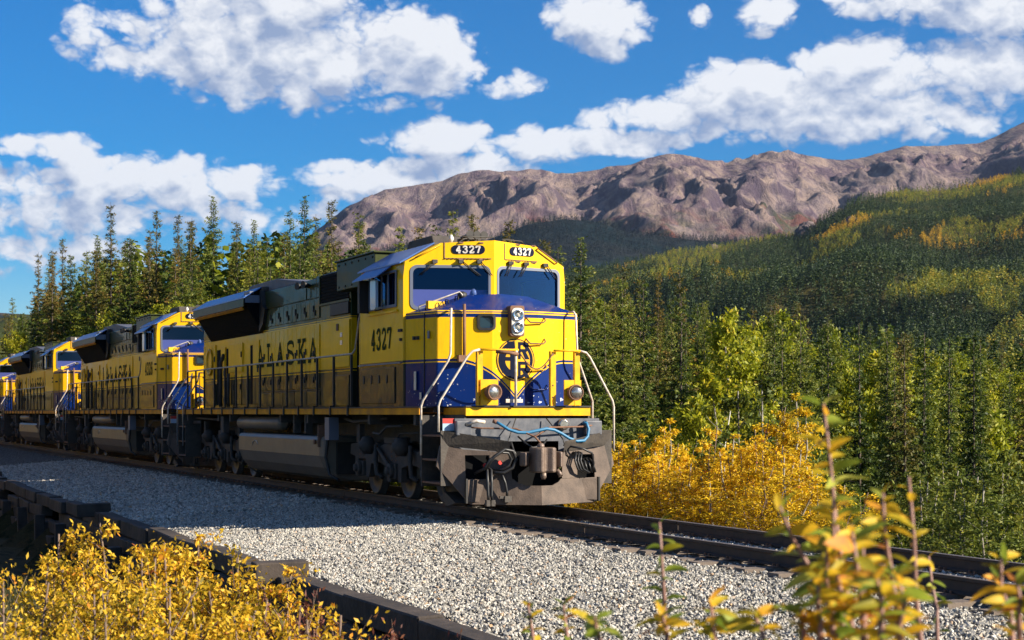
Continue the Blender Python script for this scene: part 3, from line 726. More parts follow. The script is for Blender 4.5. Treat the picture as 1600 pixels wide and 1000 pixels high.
    P(MB().prism([(cfx(1.35)-.10,-1.36),(cfx(.1)-.12,-.12),(cfx(.1)-.12,.02),(cfx(0)-.9,.02),(cfx(1.35)-1.1,-1.36)], 3.30, 3.74, 'Z'), 'dashboard', 'dash')
    P(MB().prism([(cfx(1.35)-.5,1.36),(cfx(.1)-.3,.3),(cfx(0)-.9,.3),(cfx(1.35)-1.1,1.36)], 3.30, 3.55, 'Z'), 'dashboard', 'inside')
    P(MB().lathe((-.72,-.30,3.63), (0,0,1), [(0,.05),(.05,.06),(.1,.05),(.13,.02)], 12), 'cap', 'white')
    for yy in (-.85,.85):
        P(MB().box(-2.1,-1.95,yy-.24,yy+.24,2.9,3.75).box(-2.1,-1.6,yy-.24,yy+.24,2.8,2.9), 'seat', 'inside')
    # cab roof fittings
    P(MB().prism([(-3.2,4.56),(-3.0,4.78),(-1.75,4.78),(-1.6,4.58)], -.72, .25, 'Y'), 'air_conditioner', 'under', root, .02)
    P(MB().lathe((-.98,-.62,4.56), (0,0,1), [(0,.05),(.10,.045),(.16,.02)], 12), 'strobe', 'white')
    hn = MB()
    for k, yy in enumerate((-.35,-.22,-.09)):
        hn.lathe((-1.2,yy,4.70), (1,0,.02), [(0,.02),(.25,.03),(.42,.06),(.45,.075)], 12)
    hn.box(-1.22,-1.1,-.42,-.02,4.6,4.67); P(hn, 'air_horn', 'black')
    P(MB().tube([(-.75,-.5,4.62),(-.75,-.5,4.68),(-.75,.1,4.68),(-.75,.1,4.62)], .012, 6), 'roof_rail', 'black')
    P(MB().tube([(-1.0,.35,4.60),(-1.0,.35,4.68),(-1.05,.75,4.66),(-1.05,.8,4.58)], .012, 6), 'roof_rail', 'black')
    P(MB().lathe((-1.3,.12,4.60), (0,0,1), [(0,.12),(.07,.10),(.10,.03)], 16), 'antenna_dome', 'under')
    P(MB().tube([(-1.0,-.12,4.58),(-1.0,-.12,4.86)], .010, 5), 'antenna', 'black')

    # nose
    ys = [-1.30,-.86,-.42,0,.42,.86,1.30]
    V = []; F = []
    plan = [(-.80,-1.525)]+[(nfx(y),y) for y in ys]+[(-.80,1.525)]
    back = [(-1.0,-1.50),(-1.0,1.50)]
    zt = 3.31
    n = len(plan)
    for z in (1.70, zt): V += [(x,y,z) for x,y in plan]
    for i in range(n-1): F.append((i,i+1,n+i+1,n+i))
    # sloping top: side hips up to a flat ridge under the windscreens
    top = [(-.80,-1.40,3.34),(-.30,-.55,3.62),(-.20,0,3.645),(-.30,.55,3.62),(-.80,1.40,3.34)]; b = len(V)
    V += top; bk = len(V); V += [(-1.05,-1.40,3.34),(-1.05,-.55,3.62),(-1.05,.55,3.62),(-1.05,1.40,3.34)]
    r = n
    F += [(r+0,r+1,b+0),(r+1,b+1,b+0),(r+1,r+2,b+1),(r+2,r+3,b+1),(r+3,r+4,b+2,b+1),(r+4,r+5,b+3,b+2),(r+5,r+6,b+3),(r+6,r+7,b+3),(r+7,b+4,b+3),(r+7,r+8,b+4)]
    F += [(b+0,b+1,bk+1,bk+0),(b+1,b+2,b+3,bk+2,bk+1),(b+3,b+4,bk+3,bk+2)]
    nose = P(MB().add(V, F), 'nose', 'nose', root, .022)
    nx = lambda y: float(nfx(y))
    # door joint, post, grab irons
    P(MB().box(-.22,-.20,-1.40,-1.385,1.75,3.28), 'door_joint', 'black', nose)
    P(MB().tube([(nx(-.88)+.05,-.88,2.42),(nx(-.88)+.05,-.88,3.42)], .028, 6), 'door_post', 'rust', nose)
    P(MB().box(nx(-.9)-.01,nx(-.9)+.09,-.99,-.86,2.45,2.56), 'door_latch', 'rust', nose)
    fr = MB(); ring_frame(fr, rrect(-.67,-.37,2.98,3.26,.07), rrect(-.63,-.41,3.02,3.22,.05), .035, .06, nx); w = P(fr, 'nose_window', 'black', nose)
    pts = rrect(-.64,-.40,3.01,3.23,.05); P(MB().add([(nx(y)+.008,y,z) for y,z in pts], [tuple(range(len(pts)))]), 'pane', 'navyglass', w)
    hp = P(MB().prism([(y,z) for y,z in rrect(-.145,.115,2.88,3.40,.04)], .40, .60, 'X'), 'headlight_box', 'rust', nose, .006)
    pts = rrect(-.125,.095,2.90,3.36,.08); P(MB().prism(pts, .55, .618, 'X'), 'headlight_plate', 'white', hp)
    for zz in (3.235,3.03):
        h = MB().lathe((.615,-.015,zz), (1,0,0), [(0,.098),(.035,.095),(.035,.078),(-.01,.02)], 22).build('headlight', M['chrome'], nose)
        l = MB().lathe((.628,-.015,zz), (1,0,0), [(0,.078),(.012,.05),(.016,.01)], 20).build('lens', M['lens'], h)
    for (ya,yb,zz,m) in ((.22,.52,3.16,'rust'),(.22,.52,2.80,'rust'),(.24,.56,2.36,'yellow'),(.28,.58,2.02,'navy')):
        P(MB().tube([(nx(ya)+.0,ya-.03,zz+.05),(nx(ya)+.07,ya-.02,zz),(nx(ya)+.07,ya+.02,zz-.035),(nx(yb)+.07,yb-.02,zz-.035),(nx(yb)+.07,yb+.02,zz),(nx(yb),yb+.03,zz+.05)], .013, 6), 'grab_iron', m, nose)
    # gold-on-navy emblem: ring, monogram
    em = MB(); c = (0, 2.485)
    def disc(r0, r1, off, a0=0, a1=360, n=48):
        vs = []; 
        for k in range(n+1):
            a = R(a0+(a1-a0)*k/n)
            for r in (r0, r1):
                y, z = c[0]+r*math.cos(a)*.97, c[1]+r*math.sin(a); vs.append((nx(y)+off,y,z))
        return vs, [(2*k,2*k+1,2*k+3,2*k+2) for k in range(n)]
    body = MB().add(*disc(0,.36,.006)); ey = P(body, 'emblem', 'yellow', nose)
    em.add(*disc(.345,.36,.0075)); em.add(*disc(.20,.325,.008,95,265)); em.add(*disc(.27,.325,.0082,-85,62))
    def rect(y0,y1,z0,z1,o):
        em.add([(nx(y)+o,y,z) for y,z in ((y0,z0),(y1,z0),(y1,z1),(y0,z1))], [(0,1,2,3)])
    rect(-.26,-.055,2.47,2.535,.0088); rect(-.105,-.028,2.20,2.72,.0095); rect(-.25,-.20,2.27,2.40,.0093)
    rect(-.16,-.03,2.70,2.80,.0091)
    for zz, h in ((2.50,.29),(2.19,.27)):
        rect(.035,.085,zz,zz+h,.0094); rect(.08,.20,zz+h-.055,zz+h,.0090); rect(.08,.20,zz+h*.42,zz+h*.42+.05,.0091)
        em.add([(nx(y)+.0096,y,z) for y,z in ((.17,zz+h*.45),(.235,zz+h*.5),(.235,zz+h*.95),(.17,zz+h))], [(0,1,2,3)])
        em.add([(nx(y)+.0097,y,z) for y,z in ((.11,zz+h*.44),(.18,zz+h*.44),(.255,zz),(.17,zz))], [(0,1,2,3)])
    P(em, 'monogram', 'numnavy', ey)
    P(MB().box(-.52,-.42,-1.475,-1.465,1.98,2.30), 'notice', 'white', nose)
    P(MB().box(-.34,-.26,-1.435,-1.425,1.82,1.94), 'notice', 'white', nose)
    P(MB().box(-.10,-.02,-1.378,-1.366,2.85,2.98), 'notice', 'gasket', nose)
    for (xx,yy) in ((-.50,-1.47),(-.40,-1.445)): P(MB().box(xx-.03,xx+.03,yy-.03,yy+.02,2.84,2.90), 'hinge', 'black', nose)
    # sloping walkway beside the windscreen: grab rails and box on the nose top
    for s in (-1,):
        P(MB().tube([(-.55,s*1.38,3.30),(-.52,s*1.38,3.42),(-.20,s*.75,3.66),(-.15,s*.72,3.60)], .016, 6), 'nose_top_rail', 'rail_white', nose)
        for k in range(4):
            yy = s*(1.30-.16*k); xx = -.42+.05*k; zz = 3.38+.055*k
            P(MB().tube([(xx,yy,zz-.06),(xx+.03,yy,zz+.04),(xx+.12,yy+.02,zz+.03),(xx+.12,yy+.02,zz-.08)], .010, 6), 'nose_step', 'black', nose)
        P(MB().prism([(-.34,-.98),(-.26,-1.30),(-.34,-1.32),(-.42,-1.0)], 3.37, 3.50, 'Z'), 'tread_plate', 'yellow', nose)
        P(MB().lathe((-.33,-.66,3.55), (0,0,1), [(0,.09),(.10,.08),(.13,.03)], 14), 'bell_mount', 'black', nose)

    # hood
    hood = P(MB().box(-19.7,-8.45,-.95,.95,1.70,4.48).box(-8.45,-5.93,-.95,.95,1.70,4.52), 'hood', 'hood', root, .02)
    P(MB().box(-5.94,-3.42,-.82,.82,1.70,4.40), 'electrical_cabinet', 'grille')
    for s in (-1, 1):
        g = s*.95
        def side(x0,x1,z0,z1,d0,d1,name,m,par=root,bev=0):
            return P(MB().box(x0,x1,min(g+s*d0,g+s*d1),max(g+s*d0,g+s*d1),z0,z1), name, m, par, bev)
        fil = side(-8.07,-6.02,3.90,4.50,.0,.012,'intake_grille','grille')
        for k in range(9): side(-8.05,-6.04,3.93+.063*k,3.945+.063*k,.012,.03,'louvre','grille',fil)
        side(-8.12,-8.07,3.86,4.54,.0,.04,'intake_frame','darkgreen'); side(-8.12,-5.93,3.855,3.90,.0,.04,'intake_frame','darkgreen')
        side(-7.25,-5.95,3.60,3.84,.005,.05,'filter_box','black',root,.01)
        side(-7.22,-5.93,2.52,3.48,.0,.035,'smooth_panel','hood',root,.008)
        side(-7.05,-5.97,1.74,2.36,.0,.03,'access_panel','hood',root,.008)
        for zz in (2.98,3.14): side(-6.55,-6.40,zz,zz+.09,.036,.042,'notice','curtain')
        side(-6.80,-6.66,3.28,3.42,.036,.05,'fuel_cutoff','rust')
        if s < 0:
            # tall engine room doors, latches
            xs = np.linspace(-13.30,-8.15,15)
            for k in range(14):
                x0, x1 = xs[k]+.008, xs[k+1]-.008
                d = side(x0,x1,2.12,3.48,.0,.022,'engine_door','hood',hood,.005)
                u = side(x0,x1,3.62,4.02,.0,.022,'upper_door','hood',hood,.005)
                if k % 2:
                    for zz in (2.30,2.86): side(x0+.03,x0+.075,zz,zz+.13,.022,.045,'latch','black',d)
                    side(x0+.03,x0+.075,3.68,3.80,.022,.045,'latch','black',u)
                else:
                    for zz in (2.24,2.80): side(x1-.075,x1-.03,zz,zz+.13,.022,.045,'latch','black',d)
                    side(x1-.075,x1-.03,3.76,3.90,.022,.045,'latch','black',u)
            side(-13.3,-8.15,4.055,4.07,.0,.03,'seam_strip','darkgreen')
            for k in range(5): side(-13.2+1.02*k,-12.22+1.02*k,1.76,2.06,.0,.02,'lower_panel','hood',hood,.006)
            side(-13.2,-8.2,2.075,2.10,.0,.03,'seam_strip','black')
            # rear machinery bays under the flare: open bays, doors, round cover
            for (x0,x1) in ((-18.05,-17.6),(-16.95,-16.75),(-14.35,-14.05)): side(x0,x1,1.8,3.25,.0,.006,'open_bay','grille')
            for (x0,x1,z0,z1) in ((-19.6,-18.15,1.78,2.36),(-17.5,-17.0,1.8,3.3),(-16.6,-16.0,1.8,2.55),(-15.9,-15.2,1.8,2.55),(-15.1,-14.5,1.8,2.55),(-16.6,-15.1,2.62,3.35),(-14.0,-13.4,1.8,3.35),(-19.6,-18.15,2.5,3.4)):
                d = side(x0,x1,z0,z1,.0,.03,'service_door','hood',hood,.008)
                side(x1-.09,x1-.04,(z0+z1)/2,(z0+z1)/2+.14,.03,.055,'latch','black',d)
            P(MB().lathe((-18.75,-.985,2.95), (0,-1,0), [(0,.36),(.04,.36),(.04,.30),(.01,.28)], 20), 'filter_cover', 'yellow')
            P(MB().tube([(-17.2,-1.05,1.75),(-17.2,-1.05,2.9),(-17.05,-1.0,3.1)], .05, 8), 'pipe', 'under')
            P(MB().tube([(-16.4,-1.03,1.75),(-16.4,-1.03,2.6)], .04, 8), 'pipe', 'under')
            P(MB().tube([(-9.05,-1.0,4.05),(-9.05,-1.0,4.30)], .015, 6), 'conduit', 'darkgreen')
            h2 = MB()
            for xx in (-9.35,-8.85): h2.lathe((xx,-1.0,4.36), (.35,-1,0), [(0,.03),(.08,.05),(.16,.085)], 12)
            h2.box(-9.35,-8.85,-1.04,-.96,4.33,4.38); P(h2, 'side_horn', 'black')
        # flared radiator
        prof = [(s*.955,3.50),(s*1.36,4.16),(s*1.42,4.18),(s*1.42,4.30),(s*1.02,4.56),(s*.93,4.56),(s*.93,3.50)]
        fl = P(MB().prism(prof, -18.75, -13.1, 'X'), 'radiator_flare', 'grille')
        P(MB().prism([(s*1.425,4.13),(s*1.44,4.13),(s*1.44,4.31),(s*1.425,4.31)], -18.8, -13.05, 'X'), 'flare_lip', 'darkgreen', fl)
        P(MB().prism([(s*1.36,4.08),(s*1.41,4.13),(s*1.42,4.10),(s*1.38,4.05)], -18.75, -13.3, 'X'), 'flare_gutter', 'sill', fl)
        P(MB().prism([(s*1.45,4.315),(s*1.02,4.575),(s*1.02,4.60),(s*1.45,4.34)], -18.85, -13.0, 'X'), 'flare_roof', 'roof', fl)
        P(MB().prism([(-13.1,3.52),(-12.75,3.70),(-12.55,4.05),(-12.8,4.12),(-12.9,4.5),(-13.1,4.5)], g, g+s*.10, 'Y'), 'flare_gusset', 'black', fl)
        P(MB().box(-13.09,-13.04,min(s*.96,s*1.40),max(s*.96,s*1.40),4.22,4.40).box(-13.6,-13.0,min(s*1.20,s*1.30),max(s*1.20,s*1.30),4.44,4.49), 'flare_bracket', 'gasket', fl)
        for k in range(16):
            t = k/15; P(MB().box(-18.73,-13.12, min(s*(.985+.36*t),s*(.999+.36*t)), max(s*(.985+.36*t),s*(.999+.36*t)), 3.52+.60*t, 3.535+.60*t), 'fin', 'grille', fl)
    P(MB().box(-19.2,-12.9,-1.02,1.02,4.49,4.60), 'radiator_top', 'under', root, .02)
    P(MB().prism([(-9.5,4.49),(-12.2,4.74),(-14.7,4.74),(-15.2,4.60),(-15.2,4.49)], -.86, .86, 'Y'), 'exhaust_hatch', 'roofgrey', root, .02)
    P(MB().box(-8.4,-6.2,-.7,.7,4.53,4.60), 'blower_hatch', 'black', root, .02)
    for xx in (-18,-16.4): P(MB().lathe((xx,0,4.60), (0,0,1), [(0,.62),(.06,.62),(.06,.5),(.03,.1)], 24), 'fan', 'black')
    P(MB().box(-6.0,-3.50,-1.22,1.22,4.03,4.60).box(-6.05,-3.45,-1.26,1.26,4.60,4.635), 'brake_grid_box', 'darkgreen', root, .012)
    bolts = MB()
    for xx in np.linspace(-5.85,-3.65,6):
        for zz in (4.10,4.53): bolts.lathe((xx,-1.22,zz), (0,-1,0), [(0,.025),(.015,.02)], 8)
    P(bolts, 'bolts', 'black')
    P(MB().box(-4.05,-3.55,-1.36,-.85,1.72,3.42), 'side_locker', 'hood', root, .01)
    P(MB().box(-3.92,-3.70,-1.372,-1.361,2.60,3.0), 'notice', 'white')
    P(MB().box(-3.92,-3.70,-1.372,-1.361,3.02,3.14), 'notice', 'rust')
    for i, ch in enumerate('ALASKA'):
        mb = MB(); glyph(mb, ch, (-13.60+i*.925,-.975,2.70), (1,0,0), (0,0,1), .68, .50, .088, (0,-1,0)); P(mb, 'letter', 'lettering')

    # deck, sill, platforms
    for s in (-1, 1):
        a, b = sorted((s*1.53, s*1.56)); P(MB().box(-19.25,0,a,b,1.56,1.675), 'side_sill', 'sill')
        P(MB().box(-19.28,.02,min(s*1.3,s*1.575),max(s*1.3,s*1.575),1.676,1.70), 'deck_edge', 'black')
        a, b = sorted((s*1.09,s*1.12))
        for x0, x1 in ((.0,1.03),(-20.28,-19.25)): P(MB().box(x0,x1,a,b,1.56,1.675), 'platform_sill', 'sill')
    P(MB().box(-19.25,0,-1.3,1.3,1.60,1.698), 'deck', 'under')
    for x0, x1, s in ((0,1.03,1),(-20.28,-19.25,-1)):
        P(MB().box(x0,x1,-1.09,1.09,1.60,1.70), 'platform', 'under')
        xx = x1 if s > 0 else x0
        P(MB().box(min(xx,xx+s*.035),max(xx,xx+s*.035),-1.12,1.12,1.545,1.685), 'end_beam', 'yellow' if s > 0 else 'sill')
        P(MB().box(min(xx,xx+s*.06),max(xx,xx+s*.06),-1.13,1.13,1.687,1.71), 'beam_edge', 'black')
    P(MB().box(-19.5,.6,-.55,.55,1.0,1.58), 'centre_frame', 'under')
    for xx in (-19.2,-15.5,-14.2,-9.4,-7.2,-3.0,-.4): P(MB().box(xx-.06,xx+.06,-1.5,1.5,1.38,1.56), 'cross_bearer', 'under')

    # side handrails
    for s in (-1, 1):
        X = list(np.linspace(-17.10,-4.08,12)); X = [-19.20,-18.15]+X; y = s*1.50
        hr = P(MB().tube([(-19.25,y,2.70)]+[(x,y,2.71) for x in X]+[(-4.0,y,2.72),(-3.88,s*1.49,2.80),(-3.72,s*1.46,3.36),(-3.66,s*1.45,3.46),(-3.46,s*1.45,3.52)], .019, 8), 'handrail', 'rail_worn')
        for x in X:
            P(MB().box(x-.028,x+.028,min(y-s*.02,y+s*.02),max(y-s*.02,y+s*.02),1.72,2.70).box(x-.035,x+.035,s*1.565 if s>0 else s*1.59,s*1.59 if s>0 else s*1.565,1.54,1.72).box(x-.035,x+.035,min(s*1.50,s*1.59),max(s*1.50,s*1.59),1.71,1.73), 'stanchion', 'black', hr)
        P(MB().tube([(-3.55,s*1.47,1.72),(-3.55,s*1.47,3.4)], .025, 8), 'stanchion', 'rust', hr)
        # corner steps front and rear with white rails
        for e, x0, x1 in ((1,.04,1.02),(-1,-20.27,-19.29)):
            st = MB()
            ya, yb = sorted((s*1.14,s*1.54))
            for zz in (.42,.80,1.20): st.box(x0+.08,x1-.02,ya,yb,zz,zz+.03)
            P(st, 'steps', 'rust')
            P(MB().box(x0,x1,min(s*1.10,s*1.13),max(s*1.10,s*1.13),.36,1.555).box(x0,x0+.03,ya,yb,.36,1.55).box(x1-.03,x1,ya,yb,.40,1.30), 'step_well', 'under')
    # front white rails: outer rear rail up to the nose, outer front rail to the end rail
    for s in (-1, 1):
        P(MB().tube([(.16,s*1.58,.88),(.16,s*1.58,1.70),(.20,s*1.56,1.80),(.44,s*1.20,2.46),(.45,s*1.16,2.58),(.42,s*1.14,3.28),(.38,s*1.12,3.33),(.25,s*1.10,3.33)], .020, 8), 'step_rail', 'rail_white')
        P(MB().tube([(1.02,s*1.58,.95 if s > 0 else 1.28),(1.02,s*1.58,1.70),(1.03,s*1.55,1.80),(1.10,s*1.10,2.52),(1.12,s*1.02,2.60),(1.13,s*.90,2.63)], .020, 8), 'step_rail', 'rail_white')
        for (xa, s2) in ((-19.45,1),(-20.2,1)):
            P(MB().tube([(xa,s*1.58,.70),(xa,s*1.58,1.75),(xa+.02,s*1.56,1.82),(xa+.35 if xa > -20 else xa+.2,s*1.25,2.45),(xa+.4 if xa > -20 else xa+.25,s*1.22,2.68)], .019, 8), 'step_rail', 'rail_blue')
    # end rail, posts, ditch lights
    for ya, yb in ((-.90,-.22),(.42,.90)): P(MB().tube([(1.13,ya,2.63),(1.14,yb,2.63)], .018, 8), 'end_rail', 'yellow')
    for yy in (-.88,.43,.87):
        mb = MB().box(1.06,1.075,yy-.055,yy+.055,1.71,2.62).box(1.04,1.12,yy-.06,yy-.045,1.71,2.62)
        q = P(mb, 'rail_post', 'yellow')
        h = MB()
        for zz in (1.85,2.05,2.56): h.lathe((1.076,yy,zz), (1,0,0), [(0,.014),(.006,.012)], 8)
        P(h, 'bolts', 'black', q)
    P(MB().tube([(1.14,-.27,1.71),(1.14,-.27,2.55),(1.14,-.25,2.62)], .024, 8), 'gate_post', 'rail_white')
    P(MB().tube([(1.14,-.62,2.60),(1.2,-.4,2.58),(1.16,-.24,2.56)], .03, 8), 'hose_holder', 'rust')
    ch = [(1.15,-.20+.6*t,2.58-.42*math.sin(math.pi*t)*(.62+.0*t)) for t in np.linspace(0,1,14)]
    P(MB().tube(ch, .012, 6), 'safety_chain', 'rust')
    P(MB().box(1.06,1.09,-.42,-.12,1.76,1.82), 'uncoupling_plate', 'rail_white')
    for yy in (-.72,.78):
        bx_ = P(MB().box(1.085,1.115,yy-.16,yy+.15,1.715,2.14), 'ditch_light_bracket', 'yellow')
        lt = P(MB().lathe((1.11,yy,1.93), (1,-.12*np.sign(yy),0), [(0,.10),(.06,.125),(.17,.135),(.19,.13),(.19,.112),(.15,.10)], 24), 'ditch_light', 'rust', bx_)
        P(MB().lathe((1.27,yy,1.93), (1,-.12*np.sign(yy),0), [(0,.108),(.02,.10),(.035,.05),(.04,.01)], 24), 'lens', 'lampwhite', lt)

    # plow
    def px_(y, z):                        # plan of the V blade; the blade leans forward a little lower down
        return 1.62-.36*abs(y)-(z-.1)*.10
    Yt = [1.56,1.28,.42,.40,.34,.24]; 
    left = [(-1.53,1.06),(-1.60,.72),(-1.10,.10),(0,.085),(0,.30),(-.22,.30),(-.36,.40),(-.44,.58),(-.46,.72),(-.50,.96)]
    def blade(poly):
        a = [(px_(y,z),y,z) for y,z in poly]; b_ = [(px_(y,z)-.045,y,z) for y,z in poly]; n = len(poly)
        return a+b_, [tuple(range(n)), tuple(range(n,2*n))[::-1]]+[(i,(i+1)%n,n+(i+1)%n,n+i) for i in range(n)]
    # left and right plates, each pierced by a square hose opening (built from strips around it)
    for s in (-1, 1):
        oy0, oy1, oz0, oz1 = 1.16, .78, .58, .90
        strips = [[(1.53,1.06),(1.60,.72),(1.43,.58-.07),(oy0,.58-.07),(oy0,1.0)],
                  [(oy0,.96),(oy0,oz1),(oy1,oz1),(oy1,.96)],
                  [(oy1,.955),(oy1,oz0-.07),(.46,.50),(.46,.72),(.50,.94)],
                  [(1.43,.51),(1.10,.10),(0,.085),(0,.40),(.24,.40),(.36,.45),(.42,.505)]]
        strips[0][-1] = (oy0,.99)
        strips[1] = [(oy0,.99),(oy0,oz1),(oy1,oz1),(oy1,.965)]
        strips[2] = [(oy1,.965),(oy1,.51),(.445,.51),(.46,.72),(.50,.94)]
        mb = MB()
        for st in strips: mb.add(*blade([(s*y,z) for y,z in st]))
        pl_ = P(mb, 'plow_blade', 'plow')
        P(MB().add(*[(lambda V: V)( [(px_(y,z)-.002*k,y*s,z) for k in (0,) for y,z in ((1.53,1.06),(.50,.94))]+[(px_(1.53,1.06)+.10,s*1.50,1.30),(px_(.5,.94)+.11,s*.47,1.12)] ), [(0,1,3,2)]]), 'top_flange', 'under', pl_)
        P(MB().box(px_(1.0,.3)+.01,px_(1.0,.3)+.03,min(s*.80,s*1.16),max(s*.80,s*1.16),.14,.50), 'hose_door', 'plow', pl_, .005)
        P(MB().box(px_(1.0,.3)-.02,px_(1.0,.3)+.05,min(s*1.17,s*1.20),max(s*1.17,s*1.20),.12,.52), 'door_hinge', 'black', pl_)
        P(MB().box(.9,1.05,min(s*.75,s*1.2),max(s*.75,s*1.2),.5,.95), 'hose_pocket', 'grille', pl_)
        P(MB().box(.2,1.0,min(s*1.0,s*1.06),max(s*1.0,s*1.06),.15,1.5), 'plow_bracket', 'under', pl_)
        P(MB().prism([(1.05,.12),(.55,.28),(.30,.16),(.7,.05)], s*1.05, s*1.30, 'Y'), 'rail_guard', 'under', pl_)
    P(MB().box(.98,1.03,-1.3,1.3,.95,1.50), 'pilot_sheet', 'steelblue')
    P(MB().box(.75,1.03,-.55,.55,.25,1.12), 'draft_gear_pocket', 'grille')
    # coupler
    cpo = P(MB().box(.9,1.62,-.12,.08,.74,.94), 'coupler', 'coupler', root, .03)
    P(MB().prism([(1.52,-.20),(1.80,-.19),(1.88,-.10),(1.78,.00),(1.86,.10),(1.80,.18),(1.56,.17)], .62, 1.03, 'Z'), 'coupler_knuckle', 'coupler', cpo, .03)
    P(MB().prism([(1.42,.17),(1.66,.18),(1.82,.25),(1.76,.32),(1.62,.33),(1.46,.27)], .70,.96,'Z'), 'coupler_guard', 'coupler', cpo, .03)
    P(MB().prism([(1.42,-.20),(1.60,-.22),(1.70,-.32),(1.56,-.38),(1.40,-.30)], .72,.95,'Z'), 'coupler_wing', 'coupler', cpo, .03)
    P(MB().lathe((1.68,-.05,1.0), (0,0,1), [(0,.06),(.07,.06),(.10,.03)], 12), 'lock_lifter', 'coupler', cpo)
    P(MB().lathe((1.72,-.02,.62), (0,0,-1), [(0,.06),(.07,.05),(.11,.03)], 12), 'knuckle_pin', 'coupler', cpo)
    P(MB().tube([(1.55,.20,.74),(1.66,.28,.62),(1.70,.30,.56)], .04, 8), 'release_arm', 'coupler', cpo)
    P(MB().tube([(1.10,-1.15,1.36),(1.22,-.9,1.34),(1.24,-.3,1.33),(1.5,-.08,1.20),(1.6,-.02,1.10)], .016, 6).tube([(1.5,-.08,1.20),(1.24,.3,1.35),(1.2,.9,1.36),(1.1,1.3,1.40)], .016, 6), 'uncoupling_lever', 'rust')
    P(MB().box(1.05,1.16,-1.32,-1.05,1.22,1.46), 'corner_box', 'steelblue', root, .02); P(MB().box(1.05,1.16,1.0,1.3,1.22,1.46), 'corner_box', 'steelblue', root, .02)
    P(MB().tube([(1.15,-1.15,1.40),(1.25,-1.0,1.46),(1.25,-.86,1.44)], .03, 8), 'hand_grip', 'rail_white')
    # hoses
    t = np.linspace(0,1,26)
    bh = [(1.25+.10*math.sin(math.pi*a), -.62+1.55*a, 1.44-.17*math.sin(math.pi*min(1,a*1.05)*1.0)*(1 if a<.42 else .4)-.16*max(0,math.sin((a-.45)/.55*math.pi)) if a>.42 else 1.44-.17*math.sin(math.pi*a*1.05)) for a in t]
    bh = [(1.25,-.66,1.44),(1.30,-.60,1.40),(1.34,-.48,1.32),(1.36,-.32,1.27),(1.37,-.15,1.265),(1.38,.02,1.30),(1.38,.18,1.33),(1.37,.32,1.31),(1.36,.46,1.25),(1.35,.60,1.17),(1.33,.76,1.12),(1.30,.90,1.13),(1.27,.98,1.20),(1.24,1.01,1.32),(1.22,.98,1.42),(1.18,.93,1.43)]
    P(MB().tube(bh, .026, 10), 'jumper_hose', 'bluehose'); P(MB().tube([(1.22,-.70,1.46),(1.26,-.655,1.435)], .034, 10), 'hose_end', 'rust')
    def hose(pts, r=.024, name='air_hose'): return P(MB().tube(pts, r, 8), name, 'rubber')
    x = 1.48
    hose([(1.2,-.98,.62),(x,-.92,.70),(x+.03,-.80,.88),(x+.05,-.62,1.00),(x+.05,-.48,.97),(x+.05,-.42,.84),(x+.05,-.48,.70),(x+.03,-.62,.62),(x,-.74,.62),(1.3,-.80,.64)], .028)
    hose([(1.2,-1.02,.60),(x,-.96,.68),(x+.02,-.86,.84),(x+.04,-.70,.95),(x+.04,-.56,.94),(x+.04,-.50,.84),(x+.04,-.54,.74),(x+.02,-.64,.67),(1.35,-.78,.66)], .022)
    for (ya, yb) in ((-.90,-.90),(-.83,-.84)):
        h = hose([(1.2,ya+.02,.72),(x-.02,ya,.66),(x,ya,.45),(x+.02,yb,.26),(x+.02,yb+.01,.17)], .024)
        P(MB().box(x-.02,x+.06,yb-.04,yb+.05,.08,.18).lathe((x+.03,yb,.12), (0,1,.3), [(-.06,.03),(.06,.03)], 10), 'glad_hand', 'under', h)
    h = hose([(1.2,-.72,.66),(x,-.66,.62),(x+.02,-.60,.45),(x+.02,-.57,.30),(x+.01,-.56,.22)], .022); P(MB().box(x-.03,x+.06,-.62,-.50,.14,.24).box(x,x+.04,-.70,-.56,.20,.24), 'glad_hand', 'under', h)
    for dy in (0,.05,.10): hose([(1.15,.72+dy,.95),(1.42,.70+dy,.92),(1.46,.66+dy,.80),(1.44,.72+dy,.66),(1.40,.84+dy,.60),(1.2,.95+dy,.60)], .018)
    hose([(1.15,.60,1.05),(1.40,.64,1.03),(1.46,.80,1.00),(1.44,.98,.92),(1.40,1.03,.75),(1.38,1.0,.6)], .018)
    for dy in (0,.07,.14): hose([(1.2,.90+dy,.82),(1.36,.88+dy,.78),(1.38,.93+dy,.60)], .020)
    hose([(1.2,-.25,1.20),(1.42,-.22,1.10),(1.46,-.10,1.02),(1.4,.10,1.05),(1.3,.22,1.15)], .016); hose([(1.15,-.35,1.1),(1.4,-.42,1.0),(1.42,-.38,.9),(1.2,-.30,.85)], .016)
    P(MB().tube([(1.10,-.25,1.50),(1.30,-.48,1.10),(1.28,-.52,1.0)], .010, 6).tube([(1.10,.30,1.50),(1.34,.50,1.15),(1.36,.56,.90),(1.3,.66,.8)], .010, 6), 'cable', 'black')
    for (yy,zz) in ((-.92,.74),(-.66,.78)): P(MB().lathe((1.40,yy,zz), (1,0,0), [(0,.035),(.03,.035)], 10), 'red_coupling', 'red')
    P(MB().lathe((1.05,.62,1.40), (1,0,0), [(0,.10),(.05,.10),(.07,.07)], 18), 'pilot_lamp', 'lampwhite')
    sg = P(MB().box(.98,1.0,-1.50,-1.24,1.26,1.50), 'warning_notice', 'curtain'); P(MB().box(1.001,1.004,-1.50,-1.24,1.42,1.50), 'notice_band', 'red', sg)

    # fuel tank, air reservoirs, underframe clutter
    prof = [(-1.46,1.12),(-1.50,1.04),(-1.50,.72),(-1.40,.48),(-1.20,.28),(-.95,.20),(.95,.20),(1.20,.28),(1.40,.48),(1.50,.72),(1.50,1.04),(1.46,1.12)]
    mb = MB(); n = len(prof)
